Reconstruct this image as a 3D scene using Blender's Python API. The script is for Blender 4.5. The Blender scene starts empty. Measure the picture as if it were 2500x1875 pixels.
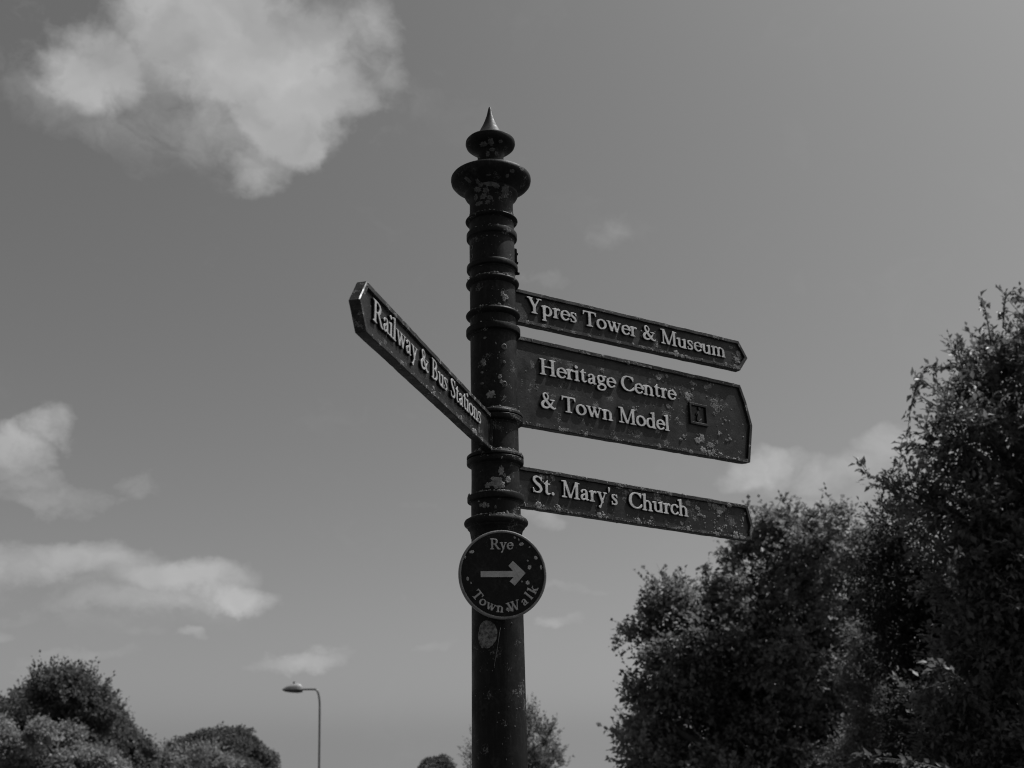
import bpy, bmesh, math, random
import numpy as np
from mathutils import Vector, Matrix

SC = bpy.context.scene
COL = SC.collection
R = math.radians

# ------------------------------------------------------------------ camera
EYE = 1.6
cam_data = bpy.data.cameras.new('camera')
cam = bpy.data.objects.new('camera', cam_data)
COL.objects.link(cam)
cam_data.sensor_width = 36.0
cam_data.lens = 41.446
cam_data.clip_start = 0.05
cam_data.clip_end = 3000.0
cam.matrix_world = (Matrix.Translation((0, 0, EYE)) @ Matrix.Rotation(R(90 + 18.705), 4, 'X')
                    @ Matrix.Rotation(-0.0204, 4, 'Z'))
cam_data.dof.use_dof = True
cam_data.dof.focus_distance = 2.5
cam_data.dof.aperture_fstop = 8.0
SC.camera = cam

# ------------------------------------------------------------------ sky, sun, exposure
SUN_EL = R(60.0)
SUN_DIR = Vector((math.cos(SUN_EL) * math.cos(R(13.5)), math.cos(SUN_EL) * math.sin(R(13.5)), math.sin(SUN_EL))).normalized()
SKY_STRENGTH = 0.102
CLOUD_VALUE = 4.1
FILTER = (1.0, 0.0, 0.0)            # black-and-white film behind a red filter: its response to the sky's red, green, blue
CLOUDS = [(-0.3128, 0.5553, 0.1797, 0.0731, 0.36),
  (-0.1573, 0.5711, 0.0833, 0.0634, 0.24),
  (-0.3217, 0.1521, 0.1251, 0.0358, 0.26),
  (-0.2407, 0.586, 0.1244, 0.0485, 1.0),
  (-0.2816, 0.6162, 0.1031, 0.0322, 0.95),
  (-0.2181, 0.5331, 0.0484, 0.0317, 1.0),
  (-0.1695, 0.5626, 0.0513, 0.0354, 0.9),
  (-0.3858, 0.5545, 0.0568, 0.0318, 0.8),
  (-0.1436, 0.6091, 0.048, 0.0331, 0.6),
  (-0.3333, 0.6031, 0.0632, 0.0268, 0.6),
  (-0.2815, 0.5272, 0.0579, 0.0244, 0.42),
  (-0.2425, 0.5015, 0.0331, 0.0177, 0.5),
  (-0.1229, 0.5844, 0.0304, 0.0194, 0.5),
  (-0.3928, 0.2725, 0.0251, 0.0129, 0.58),
  (-0.4173, 0.2559, 0.0297, 0.0153, 0.62),
  (-0.4048, 0.2409, 0.0363, 0.0103, 0.45),
  (-0.3788, 0.2283, 0.0564, 0.0136, 0.42),
  (-0.3196, 0.2418, 0.0238, 0.0106, 0.3),
  (-0.358, 0.1749, 0.0787, 0.0187, 0.8),
  (-0.2712, 0.1599, 0.0603, 0.0192, 0.78),
  (-0.2245, 0.1428, 0.0269, 0.0133, 0.66),
  (-0.3049, 0.1397, 0.0758, 0.0124, 0.5),
  (-0.3876, 0.1374, 0.0352, 0.0111, 0.3),
  (-0.4094, 0.1212, 0.0221, 0.0088, 0.45),
  (-0.2648, 0.1122, 0.0149, 0.0052, 0.45),
  (-0.173, 0.0973, 0.0402, 0.0093, 0.6),
  (-0.2088, 0.0925, 0.0199, 0.0053, 0.3),
  (-0.3091, 0.1142, 0.0261, 0.0071, 0.2),
  (-0.0726, 0.1047, 0.0272, 0.0081, 0.28),
  (0.0872, 0.4556, 0.021, 0.0144, 0.22),
  (0.0283, 0.4116, 0.0264, 0.0111, 0.28),
  (0.0258, 0.4495, 0.023, 0.0103, 0.12),
  (0.0224, 0.2127, 0.0212, 0.0104, 0.5),
  (0.0485, 0.1559, 0.0415, 0.0055, 0.36),
  (0.0407, 0.1309, 0.0206, 0.0061, 0.36),
  (0.0604, 0.1087, 0.0136, 0.0044, 0.2),
  (-0.0986, 0.314, 0.0145, 0.0052, 0.12),
  (-0.0905, 0.2227, 0.0212, 0.0086, 0.14),
  (-0.1036, 0.1482, 0.0172, 0.0051, 0.15),
  (-0.3337, 0.4737, 0.0331, 0.0082, 0.14),
  (-0.3597, 0.0977, 0.0383, 0.007, 0.3),
  (0.2241, 0.2508, 0.0384, 0.0162, 0.66),
  (0.2702, 0.2387, 0.0551, 0.0167, 0.62),
  (0.3148, 0.2513, 0.0342, 0.0152, 0.66),
  (0.2545, 0.2165, 0.0446, 0.0114, 0.4),
  (0.1512, 0.1522, 0.0205, 0.0108, 0.36)]                 # azimuth, elevation, half width, half height (radians), weight

world = bpy.data.worlds.new('World')
SC.world = world
world.use_nodes = True
nt = world.node_tree
nt.nodes.clear()
class G:
    """tiny node-graph helper"""
    def __init__(s, nt): s.nt = nt
    def n(s, t, **kw):
        o = s.nt.nodes.new(t)
        for k, v in kw.items(): setattr(o, k, v)
        return o
    def put(s, sock, v):
        if isinstance(v, bpy.types.NodeSocket): s.nt.links.new(v, sock)
        elif v is not None: sock.default_value = v
    def m(s, op, a, b=None, c=None, clamp=False):
        o = s.n('ShaderNodeMath', operation=op, use_clamp=clamp)
        for i, v in enumerate((a, b, c)): s.put(o.inputs[i], v)
        return o.outputs[0]
    def v(s, op, a, b=None):
        o = s.n('ShaderNodeVectorMath', operation=op)
        s.put(o.inputs[0], a); s.put(o.inputs[1], b)
        return o.outputs['Value'] if op in ('LENGTH', 'DOT_PRODUCT', 'DISTANCE') else o.outputs[0]
    def noise(s, vec, scale, detail=4, rough=.5, dist=0.0, out='Fac'):
        o = s.n('ShaderNodeTexNoise'); o.noise_dimensions = '3D'
        s.put(o.inputs['Vector'], vec); o.inputs['Scale'].default_value = scale
        o.inputs['Detail'].default_value = detail; o.inputs['Roughness'].default_value = rough
        o.inputs['Distortion'].default_value = dist
        return o.outputs[out]
    def ramp(s, f, lo, hi, a=0.0, b=1.0, smooth=True):
        o = s.n('ShaderNodeMapRange'); o.interpolation_type = 'SMOOTHSTEP' if smooth else 'LINEAR'
        s.put(o.inputs[0], f); s.put(o.inputs[1], lo); s.put(o.inputs[2], hi); s.put(o.inputs[3], a); s.put(o.inputs[4], b)
        return o.outputs[0]
    def mix(s, f, a, b):
        o = s.n('ShaderNodeMix', data_type='FLOAT')
        s.put(o.inputs[0], f); s.put(o.inputs[2], a); s.put(o.inputs[3], b)
        return o.outputs[0]
g = G(nt)
sky = g.n('ShaderNodeTexSky', sky_type='NISHITA', sun_disc=False)
sky.sun_elevation = SUN_EL
sky.sun_rotation = math.atan2(SUN_DIR.x, SUN_DIR.y)
sky.air_density = 1.0; sky.dust_density = 2.75; sky.ozone_density = 1.0
tc = g.n('ShaderNodeTexCoord').outputs['Generated']
sep = g.n('ShaderNodeSeparateXYZ'); g.put(sep.inputs[0], tc)
low_ = g.n('ShaderNodeCombineXYZ')      # sky elevation held to a minimum, evening out the dark band at the horizon
g.put(low_.inputs[0], sep.outputs[0]); g.put(low_.inputs[1], sep.outputs[1]); g.put(low_.inputs[2], g.m('SMOOTH_MAX', sep.outputs[2], .042, .02))
g.put(sky.inputs['Vector'], g.v('NORMALIZE', low_.outputs[0]))
clear = g.v('DOT_PRODUCT', sky.outputs[0], FILTER)
az = g.m('ARCTAN2', sep.outputs[0], sep.outputs[1])
el = g.m('ARCSINE', sep.outputs[2])
cmb = g.n('ShaderNodeCombineXYZ'); g.put(cmb.inputs[0], az); g.put(cmb.inputs[1], el)
P = cmb.outputs[0]
stretch = g.v('MULTIPLY', P, (1.0, 1.3, 1.0))
w1 = g.v('SUBTRACT', g.noise(stretch, 8.0, 9, .62, out='Color'), (.5, .5, .5))
warp = g.v('ADD', P, g.v('MULTIPLY', w1, (.12, .085, 0)))
fields = None
for (a, e, ra, re, wt) in CLOUDS:
    d = g.v('MULTIPLY', g.v('SUBTRACT', warp, (a, e, 0)), (1 / (ra * 1.25), 1 / (re * 1.25), 0))
    f = g.m('MULTIPLY', g.m('SUBTRACT', 1.0, g.v('DOT_PRODUCT', d, d), clamp=True), wt)
    fields = f if fields is None else g.m('SMOOTH_MAX', fields, f, .10)
# the same scattered fair-weather cloud goes on round the rest of the sky
far = g.m('MAXIMUM', g.ramp(g.m('ABSOLUTE', az), .46, .62), g.ramp(el, .70, .85))
rest = g.ramp(g.noise(g.v('MULTIPLY', tc, (1, 1, 1.8)), 3.1, 2, .5), .53, .72, 0, .95)
fields = g.m('MAXIMUM', fields, g.m('MULTIPLY', rest, far))
w2 = g.v('ADD', stretch, g.v('MULTIPLY', g.v('SUBTRACT', g.noise(stretch, 12.0, 8, .6, out='Color'), (.5, .5, .5)), (.12, .12, 0)))
fb = g.noise(w2, 9.5, 12, .64)
dens = g.m('ADD', fields, g.m('MULTIPLY', g.m('SUBTRACT', fb, .56), 1.7))
dens = g.m('MULTIPLY', dens, g.ramp(fields, .0, .25))
alpha = g.m('POWER', g.ramp(dens, .02, .62, 0, 1, False), .85)
alpha = g.m('MULTIPLY', alpha, g.ramp(fields, 0, .6, .42, 1.0))
lit = g.noise(g.v('ADD', w2, (.03, .05, 0)), 9.0, 3, .5)
low = g.noise(w2, 9.0, 3, .5)
shade = g.m('ADD', .97, g.m('MULTIPLY', g.m('SUBTRACT', low, lit), .75))
cloud = g.m('MULTIPLY', shade, CLOUD_VALUE)
val = g.mix(g.m('MULTIPLY', alpha, .95), clear, cloud)
bg = g.n('ShaderNodeBackground'); g.put(bg.inputs[0], val); bg.inputs[1].default_value = SKY_STRENGTH
outw = g.n('ShaderNodeOutputWorld'); nt.links.new(bg.outputs[0], outw.inputs[0])

sun_data = bpy.data.lights.new('sun', 'SUN')
sun_data.energy = 4.5
sun_data.angle = R(0.53)
sun_data.color = (1.0, 1.0, 1.0)     # a black-and-white photograph: no tint
sun = bpy.data.objects.new('sun', sun_data)
COL.objects.link(sun)
sun.location = (30, 0, 50)
sun.rotation_euler = (-SUN_DIR).to_track_quat('-Z', 'Y').to_euler()

SC.view_settings.view_transform = 'Standard'
SC.view_settings.look = 'None'
SC.view_settings.gamma = 1.0
SC.view_settings.use_curve_mapping = False
SC.view_settings.exposure = 0.0
SC.cycles.filter_width = 1.15
SC.cycles.max_bounces = 6
SC.cycles.transparent_max_bounces = 4

# ------------------------------------------------------------------ helpers
def tag(o, label=None, cat=None, group=None, kind=None):
    if label: o['label'] = label
    if cat: o['category'] = cat
    if group: o['group'] = group
    if kind: o['kind'] = kind
    return o
def empty(name, loc):
    o = bpy.data.objects.new(name, None); COL.objects.link(o)
    o.location = loc; o.empty_display_size = .1
    return o
def link(name, me, mats, parent=None, loc=None):
    o = bpy.data.objects.new(name, me); COL.objects.link(o)
    if mats is not None and len(me.materials) == 0:
        for m in (mats if isinstance(mats, (list, tuple)) else [mats]): me.materials.append(m)
    if parent is not None: o.parent = parent
    if loc is not None: o.location = loc
    return o
def mesh_np(name, V, F, smooth=False):
    """V (n,3) array, F list of arrays each (m,k)"""
    me = bpy.data.meshes.new(name)
    V = np.asarray(V, np.float32)
    me.vertices.add(len(V)); me.vertices.foreach_set('co', V.ravel())
    F = [np.asarray(f, np.int32) for f in F if len(f)]
    tot = sum(f.size for f in F)
    me.loops.add(tot); me.loops.foreach_set('vertex_index', np.concatenate([f.ravel() for f in F]))
    n = sum(len(f) for f in F)
    me.polygons.add(n)
    cnt = np.concatenate([np.full(len(f), f.shape[1], np.int32) for f in F])
    st = np.concatenate([[0], np.cumsum(cnt)[:-1]]).astype(np.int32)
    me.polygons.foreach_set('loop_start', st); me.polygons.foreach_set('loop_total', cnt)
    if smooth: me.polygons.foreach_set('use_smooth', np.ones(n, bool))
    me.update(calc_edges=True); me.validate()
    return me
def from_bm(name, bm, smooth=False, angle=None):
    bmesh.ops.recalc_face_normals(bm, faces=bm.faces)
    me = bpy.data.meshes.new(name); bm.to_mesh(me); bm.free()
    if smooth:
        me.polygons.foreach_set('use_smooth', np.ones(len(me.polygons), bool))
        if angle: me.set_sharp_from_angle(angle=R(angle))
    return me
def lathe(prof, seg=64):
    """closed surface of revolution from (radius, z) pairs, ends capped"""
    V = []; n = len(prof)
    a = np.linspace(0, 2 * np.pi, seg, endpoint=False)
    for r, z in prof:
        V.append(np.stack([r * np.cos(a), r * np.sin(a), np.full(seg, z)], 1))
    V = np.concatenate(V); F = []
    i = np.arange(seg); j = (i + 1) % seg
    for k in range(n - 1):
        F.append(np.stack([k * seg + i, k * seg + j, (k + 1) * seg + j, (k + 1) * seg + i], 1))
    caps = [np.arange(seg)[::-1][None], (np.arange(seg) + (n - 1) * seg)[None]]
    return V, [np.concatenate(F)] + caps
def orient(me):
    bm = bmesh.new(); bm.from_mesh(me); bmesh.ops.recalc_face_normals(bm, faces=bm.faces); bm.to_mesh(me); bm.free()
    return me
def tubes(paths, n=5):
    """paths: list of (pts (k,3), radii (k)) -> V, F"""
    Vs, Fs = [], []; off = 0
    for pts, rad in paths:
        pts = np.asarray(pts, float); k = len(pts)
        t = np.gradient(pts, axis=0); t /= np.linalg.norm(t, axis=1)[:, None] + 1e-9
        up = np.array([0, 0, 1.0]) if abs(t[:, 2]).mean() < .8 else np.array([1.0, 0, 0])
        a = np.cross(t, up); a /= np.linalg.norm(a, axis=1)[:, None] + 1e-9
        b = np.cross(t, a)
        ang = np.linspace(0, 2 * np.pi, n, endpoint=False)
        ring = pts[:, None] + np.asarray(rad)[:, None, None] * (np.cos(ang)[None, :, None] * a[:, None] + np.sin(ang)[None, :, None] * b[:, None])
        Vs.append(ring.reshape(-1, 3))
        i = np.arange(n); j = (i + 1) % n
        for q in range(k - 1):
            Fs.append(np.stack([q * n + i, q * n + j, (q + 1) * n + j, (q + 1) * n + i], 1) + off)
        off += k * n
    return np.concatenate(Vs), [np.concatenate(Fs)]
def catmull(pts, m=8):
    p = np.asarray(pts, float)
    p = np.concatenate([[2 * p[0] - p[1]], p, [2 * p[-1] - p[-2]]])
    out = []
    t = np.linspace(0, 1, m, endpoint=False)[:, None]
    for i in range(1, len(p) - 2):
        a, b, c, d = p[i - 1], p[i], p[i + 1], p[i + 2]
        out.append(.5 * ((2 * b) + (c - a) * t + (2 * a - 5 * b + 4 * c - d) * t ** 2 + (3 * b - a - 3 * c + d) * t ** 3))
    out.append(p[-2][None])
    return np.concatenate(out)

# ------------------------------------------------------------------ materials
def new_mat(name):
    m = bpy.data.materials.new(name); m.use_nodes = True
    m.node_tree.nodes.clear()
    gg = G(m.node_tree)
    out = gg.n('ShaderNodeOutputMaterial')
    return m, gg, out
def grey(gg, f):
    c = gg.n('ShaderNodeCombineColor')
    for i in range(3): gg.put(c.inputs[i], f)
    return c.outputs[0]
def principled(gg, out, val, rough, bump=None, bstr=.3, bdist=.001, spec=.5, metal=0.0, coat=0.0):
    p = gg.n('ShaderNodeBsdfPrincipled')
    gg.put(p.inputs['Base Color'], grey(gg, val)); gg.put(p.inputs['Roughness'], rough)
    gg.put(p.inputs['Specular IOR Level'], spec); gg.put(p.inputs['Metallic'], metal)
    gg.put(p.inputs['Coat Weight'], coat)
    if bump is not None:
        b = gg.n('ShaderNodeBump'); b.inputs['Strength'].default_value = bstr; b.inputs['Distance'].default_value = bdist
        gg.put(b.inputs['Height'], bump); gg.nt.links.new(b.outputs[0], p.inputs['Normal'])
    gg.nt.links.new(p.outputs[0], out.inputs[0])
    return p
def paint_mat(name, base, dust=.05, lich=.5, scale=1.0, rough=.42, spec=.2):
    """old cast-iron paint: brush ripple, dusty bloom, chips and grey lichen crust that grows in patches"""
    m, gg, out = new_mat(name)
    oc = gg.n('ShaderNodeTexCoord').outputs['Object']
    n1 = gg.noise(oc, 18 * scale, 6, .62)
    n2 = gg.noise(oc, 140 * scale, 5, .6)
    n3 = gg.noise(gg.v('ADD', oc, (3.1, 1.7, .4)), 34 * scale, 6, .66, .6)
    streak = gg.noise(gg.v('MULTIPLY', oc, (1, 1, .12)), 160 * scale, 4, .55)
    bloom = gg.m('MULTIPLY', gg.ramp(n1, .42, .72), gg.ramp(n2, .35, .7))
    v = gg.m('ADD', base, gg.m('MULTIPLY', bloom, dust))
    v = gg.m('ADD', v, gg.m('MULTIPLY', gg.ramp(streak, .5, .78), dust * .45))
    v = gg.m('MULTIPLY', v, gg.ramp(n3, .3, .7, .75, 1.3))
    l1 = gg.noise(gg.v('ADD', oc, (7.7, 2.2, 5.1)), 26 * scale, 3, .5)
    l2 = gg.noise(gg.v('ADD', oc, (1.2, 9.3, 3.3)), 260 * scale, 6, .7)
    crust = gg.m('MULTIPLY', gg.ramp(gg.m('ADD', gg.m('MULTIPLY', l1, .62), gg.m('MULTIPLY', l2, .38)), .60 - .04 * lich, .645 - .04 * lich), min(1, lich * 2))
    v = gg.mix(crust, v, gg.ramp(l2, .35, .7, .06, .22))
    rg = gg.m('ADD', gg.ramp(n1, .3, .7, rough - .1, rough + .2), gg.m('MULTIPLY', crust, .4), clamp=True)
    h = gg.m('ADD', gg.m('MULTIPLY', n2, .5), gg.m('MULTIPLY', crust, gg.m('ADD', .8, gg.m('MULTIPLY', l2, 1.6))))
    h = gg.m('ADD', h, gg.m('MULTIPLY', streak, .25))
    principled(gg, out, v, rg, h, .6, .0012, spec=spec)
    return m
M_POST = paint_mat('black_post_paint', .0050, .020, .26, 1.0, .50, .16)
M_COLLAR = paint_mat('black_collar_paint', .0050, .022, .46, 1.2, .52, .15)
M_ARM = paint_mat('black_arm_paint', .0105, .012, .22, 1.3, .40, .24)
M_RIM = paint_mat('black_rim_paint', .0105, .030, .66, 1.5, .44, .28)
M_PLAQUE = paint_mat('black_plaque_paint', .0060, .014, .05, 1.2, .40, .15)
def letter_mat(name, base):
    m, gg, out = new_mat(name)
    oc = gg.n('ShaderNodeTexCoord').outputs['Object']
    rnd = gg.n('ShaderNodeObjectInfo').outputs['Random']
    q = gg.v('ADD', oc, gg.n('ShaderNodeCombineXYZ').outputs[0])
    off = gg.n('ShaderNodeCombineXYZ'); gg.put(off.inputs[0], gg.m('MULTIPLY', rnd, 9.0)); gg.put(off.inputs[1], gg.m('MULTIPLY', rnd, 5.0))
    q = gg.v('ADD', oc, off.outputs[0])
    a = gg.noise(q, 70, 6, .65); b = gg.noise(q, 420, 5, .6)
    v = gg.m('MULTIPLY', base, gg.ramp(a, .25, .7, .72, 1.08))
    v = gg.m('MULTIPLY', v, gg.ramp(b, .3, .6, .86, 1.03))
    chip = gg.ramp(gg.m('ADD', gg.m('MULTIPLY', a, .55), gg.m('MULTIPLY', b, .45)), .355, .395)
    v = gg.mix(chip, .06, v)
    principled(gg, out, v, .55, b, .5, .0008, spec=.3)
    return m
M_LETTER = letter_mat('white_letter_paint', .46)
M_LETTER_DIMMED = letter_mat('dimmed_letter_paint', .31)  # left arm's letters: same white paint, colour darkened to offset the stronger sun there
M_LETTER_DULL = letter_mat('dull_letter_paint', .36)
def lichen_mat(name, k):
    m, gg, out = new_mat(name)
    oc = gg.n('ShaderNodeTexCoord').outputs['Object']
    a = gg.noise(oc, 110, 4, .6); b = gg.noise(oc, 700, 6, .7)
    isl = gg.n('ShaderNodeNewGeometry').outputs['Random Per Island']
    v = gg.m('MULTIPLY', gg.ramp(b, .3, .7, .11, .38), gg.ramp(a, .3, .7, .65, 1.2))
    v = gg.m('MULTIPLY', v, gg.ramp(isl, 0, 1, .55 * k, 1.3 * k, False))
    principled(gg, out, v, .95, b, .8, .002, spec=.1)
    return m
M_LICHEN = lichen_mat('lichen_crust', 1.0)
M_LICHEN_DARK = lichen_mat('grey_lichen_crust', .45)
def plain(name, val, rough, scale=30, var=.3, spec=.4, metal=0.0, bd=.001):
    m, gg, out = new_mat(name)
    oc = gg.n('ShaderNodeTexCoord').outputs['Object']
    a = gg.noise(oc, scale, 6, .6); b = gg.noise(oc, scale * 8, 4, .6)
    v = gg.m('MULTIPLY', val, gg.ramp(gg.m('ADD', gg.m('MULTIPLY', a, .7), gg.m('MULTIPLY', b, .3)), .3, .7, 1 - var, 1 + var))
    principled(gg, out, v, gg.ramp(a, .3, .7, rough - .08, min(1, rough + .12)), b, .4, bd, spec, metal)
    return m
M_HOLE = plain('dark_screw_hole', .004, .8)
M_EDGE = plain('worn_metal_edge', .09, .45, 200, .5)
M_CHIP = plain('flaked_paint', .40, .8, 300, .5, .2)
M_RESIDUE = plain('faded_sticker', .14, .8, 160, .95, .2, bd=.0006)
M_DISC_RIM = plain('grey_disc_rim', .15, .42, 60, .35)
M_THREAD = plain('web_thread', .35, .6)
M_GALV = plain('galvanised_steel', .13, .42, 8, .25, .5, .35)
M_LAMP = plain('lamp_housing_grey', .26, .5, 6, .25)
M_LENS = plain('lamp_bowl', .05, .25, 12, .3)
M_BARK = plain('bark', .055, .95, 9, .5, .2, bd=.01)
M_GROUND = plain('grass_ground', .07, .95, .6, .4, .2, bd=.02)
def leaf_mat(name, val, trans=.35, rough=.5, spec=.35):
    m, gg, out = new_mat(name)
    geo = gg.n('ShaderNodeNewGeometry')
    isl = geo.outputs['Random Per Island']
    pos = gg.noise(geo.outputs['Position'], 1.3, 3, .5)
    v = gg.m('MULTIPLY', val, gg.m('MULTIPLY', gg.ramp(isl, 0, 1, .6, 1.45, False), gg.ramp(pos, .3, .7, .75, 1.25)))
    p = gg.n('ShaderNodeBsdfPrincipled')
    gg.put(p.inputs['Base Color'], grey(gg, v)); p.inputs['Roughness'].default_value = rough
    p.inputs['Specular IOR Level'].default_value = spec
    t = gg.n('ShaderNodeBsdfTranslucent'); gg.put(t.inputs[0], grey(gg, gg.m('MULTIPLY', v, 1.3)))
    mx = gg.n('ShaderNodeMixShader'); mx.inputs[0].default_value = trans
    gg.nt.links.new(p.outputs[0], mx.inputs[1]); gg.nt.links.new(t.outputs[0], mx.inputs[2])
    gg.nt.links.new(mx.outputs[0], out.inputs[0])
    return m

# ------------------------------------------------------------------ ground (the horizon lies just below the frame)
bm = bmesh.new()
bmesh.ops.create_grid(bm, x_segments=60, y_segments=60, size=700)
for v in bm.verts:
    v.co.z = -.002 * min(1, abs(v.co.x) / 40) * (1 + math.sin(v.co.x * .05) * math.cos(v.co.y * .04))
tag(link('ground', from_bm('ground', bm), M_GROUND), kind='structure')

# ------------------------------------------------------------------ lettering: an old-style roman drawn stroke by stroke
# units: cap height 1, baseline 0. A glyph is a union of strokes; its outline is traced from the distance field.
XH = .66
class Glyph:
    def __init__(s, adv, k=.035): s.adv = adv; s.k = k; s.parts = []
    def poly(s, pts): s.parts.append(('poly', np.array(pts, float))); return s
    def box(s, x0, y0, x1, y1): return s.poly([(x0, y0), (x1, y0), (x1, y1), (x0, y1)])
    def stem(s, x, y0, y1, w=.165): return s.box(x - w / 2, y0, x + w / 2, y1)
    def foot(s, x, y=0, a=.19, b=.19, t=.055): return s.poly([(x - a, y), (x + b, y), (x + b, y + t * .7), (x + .09, y + t + .02), (x - .09, y + t + .02), (x - a, y + t * .7)])
    def cap(s, x, y=1.0, a=.19, b=.19, t=.055): return s.poly([(x - a, y), (x - a, y - t * .7), (x - .09, y - t - .02), (x + .09, y - t - .02), (x + b, y - t * .7), (x + b, y)])
    def flag(s, x, y, w=.165): return s.poly([(x - w / 2 - .11, y - .10), (x - w / 2 - .10, y - .055), (x + w / 2, y + .015), (x + w / 2, y - .15), (x - w / 2, y - .12)])
    def diag(s, x0, y0, x1, y1, w): return s.poly([(x0 - w / 2, y0), (x0 + w / 2, y0), (x1 + w / 2, y1), (x1 - w / 2, y1)])
    def st(s, pts, m=10):
        p = catmull([q for q in pts], m); s.parts.append(('st', p)); return s
    def arc(s, cx, cy, rx, ry, a0, a1, thick=.17, thin=.065, stress=14):
        t = np.radians(np.linspace(a0, a1, 40))
        w = thin + (thick - thin) * np.abs(np.cos(t - math.radians(stress))) ** 1.4
        s.parts.append(('st', np.stack([cx + rx * np.cos(t), cy + ry * np.sin(t), w], 1))); return s
    def dot(s, x, y, r): s.parts.append(('st', np.array([(x, y, 2 * r), (x + .001, y, 2 * r)]))); return s
def sd_poly(X, Y, p):
    d = np.full(X.shape, 1e9); sgn = np.zeros(X.shape, int); n = len(p)
    for i in range(n):
        a = p[i]; b = p[(i + 1) % n]; e = b - a
        wx, wy = X - a[0], Y - a[1]
        t = np.clip((wx * e[0] + wy * e[1]) / (e @ e + 1e-12), 0, 1)
        d = np.minimum(d, np.hypot(wx - e[0] * t, wy - e[1] * t))
        c1 = (a[1] <= Y) & (b[1] > Y) & (e[0] * wy - e[1] * wx < 0)
        c2 = (a[1] > Y) & (b[1] <= Y) & (e[0] * wy - e[1] * wx > 0)
        sgn += c1.astype(int) + c2.astype(int)
    return np.where(sgn % 2 == 1, -d, d)
def sd_st(X, Y, p):
    d = np.full(X.shape, 1e9)
    for a, b in zip(p[:-1], p[1:]):
        e = b[:2] - a[:2]; wx, wy = X - a[0], Y - a[1]
        t = np.clip((wx * e[0] + wy * e[1]) / (e @ e + 1e-12), 0, 1)
        d = np.minimum(d, np.hypot(wx - e[0] * t, wy - e[1] * t) - (a[2] + (b[2] - a[2]) * t) / 2)
    return d
def field(gl, res=.021):
    P = np.concatenate([q[:, :2] for _, q in gl.parts])
    x = np.arange(P[:, 0].min() - .16, P[:, 0].max() + .16, res); y = np.arange(P[:, 1].min() - .16, P[:, 1].max() + .16, res)
    X, Y = np.meshgrid(x, y, indexing='ij'); d = None
    for kind, p in gl.parts:
        e = sd_poly(X, Y, p) if kind == 'poly' else sd_st(X, Y, p)
        if d is None: d = e
        else:
            h = np.maximum(gl.k - np.abs(d - e), 0) / gl.k
            d = np.minimum(d, e) - h * h * gl.k * .25
    return x, y, d - .004
def contours(x, y, D):
    segs = {}
    nx, ny = D.shape; ins = D < 0
    def pt(e):
        i, j, ax = e
        if ax == 0: t = D[i, j] / (D[i, j] - D[i + 1, j]); return (x[i] + (x[i + 1] - x[i]) * t, y[j])
        t = D[i, j] / (D[i, j] - D[i, j + 1]); return (x[i], y[j] + (y[j + 1] - y[j]) * t)
    code = ins[:-1, :-1] * 1 + ins[1:, :-1] * 2 + ins[1:, 1:] * 4 + ins[:-1, 1:] * 8
    TB = {1: [(3, 0)], 2: [(0, 1)], 3: [(3, 1)], 4: [(1, 2)], 5: [(3, 2), (1, 0)], 6: [(0, 2)], 7: [(3, 2)], 8: [(2, 3)], 9: [(2, 0)], 10: [(0, 3), (2, 1)], 11: [(2, 1)], 12: [(1, 3)], 13: [(1, 0)], 14: [(0, 3)]}
    for i, j in zip(*np.nonzero((code > 0) & (code < 15))):
        ed = [(i, j, 0), (i + 1, j, 1), (i, j + 1, 0), (i, j, 1)]
        for a, b in TB[int(code[i, j])]: segs[ed[a]] = ed[b]
    loops = []
    while segs:
        s = next(iter(segs)); c = [s]; n = segs.pop(s)
        while n != s and n in segs: c.append(n); n = segs.pop(n)
        p = np.array([pt(e) for e in c])
        if len(p) > 8: loops.append(p)
    return loops
def simplify(p, tol=.0035):
    keep = np.zeros(len(p), bool); k = int(np.argmax(((p - p[0]) ** 2).sum(1))); keep[[0, k]] = True
    st = [(0, k), (k, len(p))]; q = np.concatenate([p, p[:1]])
    while st:
        a, b = st.pop()
        if b - a < 2: continue
        e = q[b] - q[a]; w = q[a + 1:b] - q[a]
        d = np.abs(e[0] * w[:, 1] - e[1] * w[:, 0]) / (np.hypot(*e) + 1e-9)
        i = int(np.argmax(d))
        if d[i] > tol: keep[a + 1 + i] = True; st += [(a, a + 1 + i), (a + 1 + i, b)]
    return p[keep]
GL = {}
def gl(c, adv, k=.035): GL[c] = Glyph(adv, k); return GL[c]
BW, TW = .165, .068           # thick and thin strokes
gl('T', .90).stem(.45, 0, .97).foot(.45, a=.21, b=.21).poly([(.03, 1), (.87, 1), (.89, .74), (.845, .73), (.77, .915), (.13, .915), (.055, .73), (.01, .74)])
gl('H', 1.04).stem(.22, 0, 1).stem(.82, 0, 1).foot(.22).foot(.82).cap(.22).cap(.82).box(.22, .48, .82, .55)
gl('M', 1.20).stem(.20, 0, 1, .075).stem(1.00, 0, 1).foot(.20, a=.16, b=.17).foot(1.00).diag(.24, 1, .58, .02, .165).diag(.95, 1, .60, .02, .075).box(.02, .945, .30, 1).box(.93, .945, 1.18, 1)
gl('Y', .90).stem(.45, 0, .47).foot(.45).diag(.17, 1, .45, .42, .18).diag(.76, 1, .47, .42, .085).box(.0, .945, .35, 1).box(.60, .945, .92, 1)
gl('C', .90).arc(.52, .5, .42, .47, 48, 318, .18, .065, 5).poly([(.79, .98), (.84, .98), (.86, .68), (.81, .68), (.74, .85), (.66, .93)]).st([(.83, .2, .07), (.88, .28, .05)])
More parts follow.
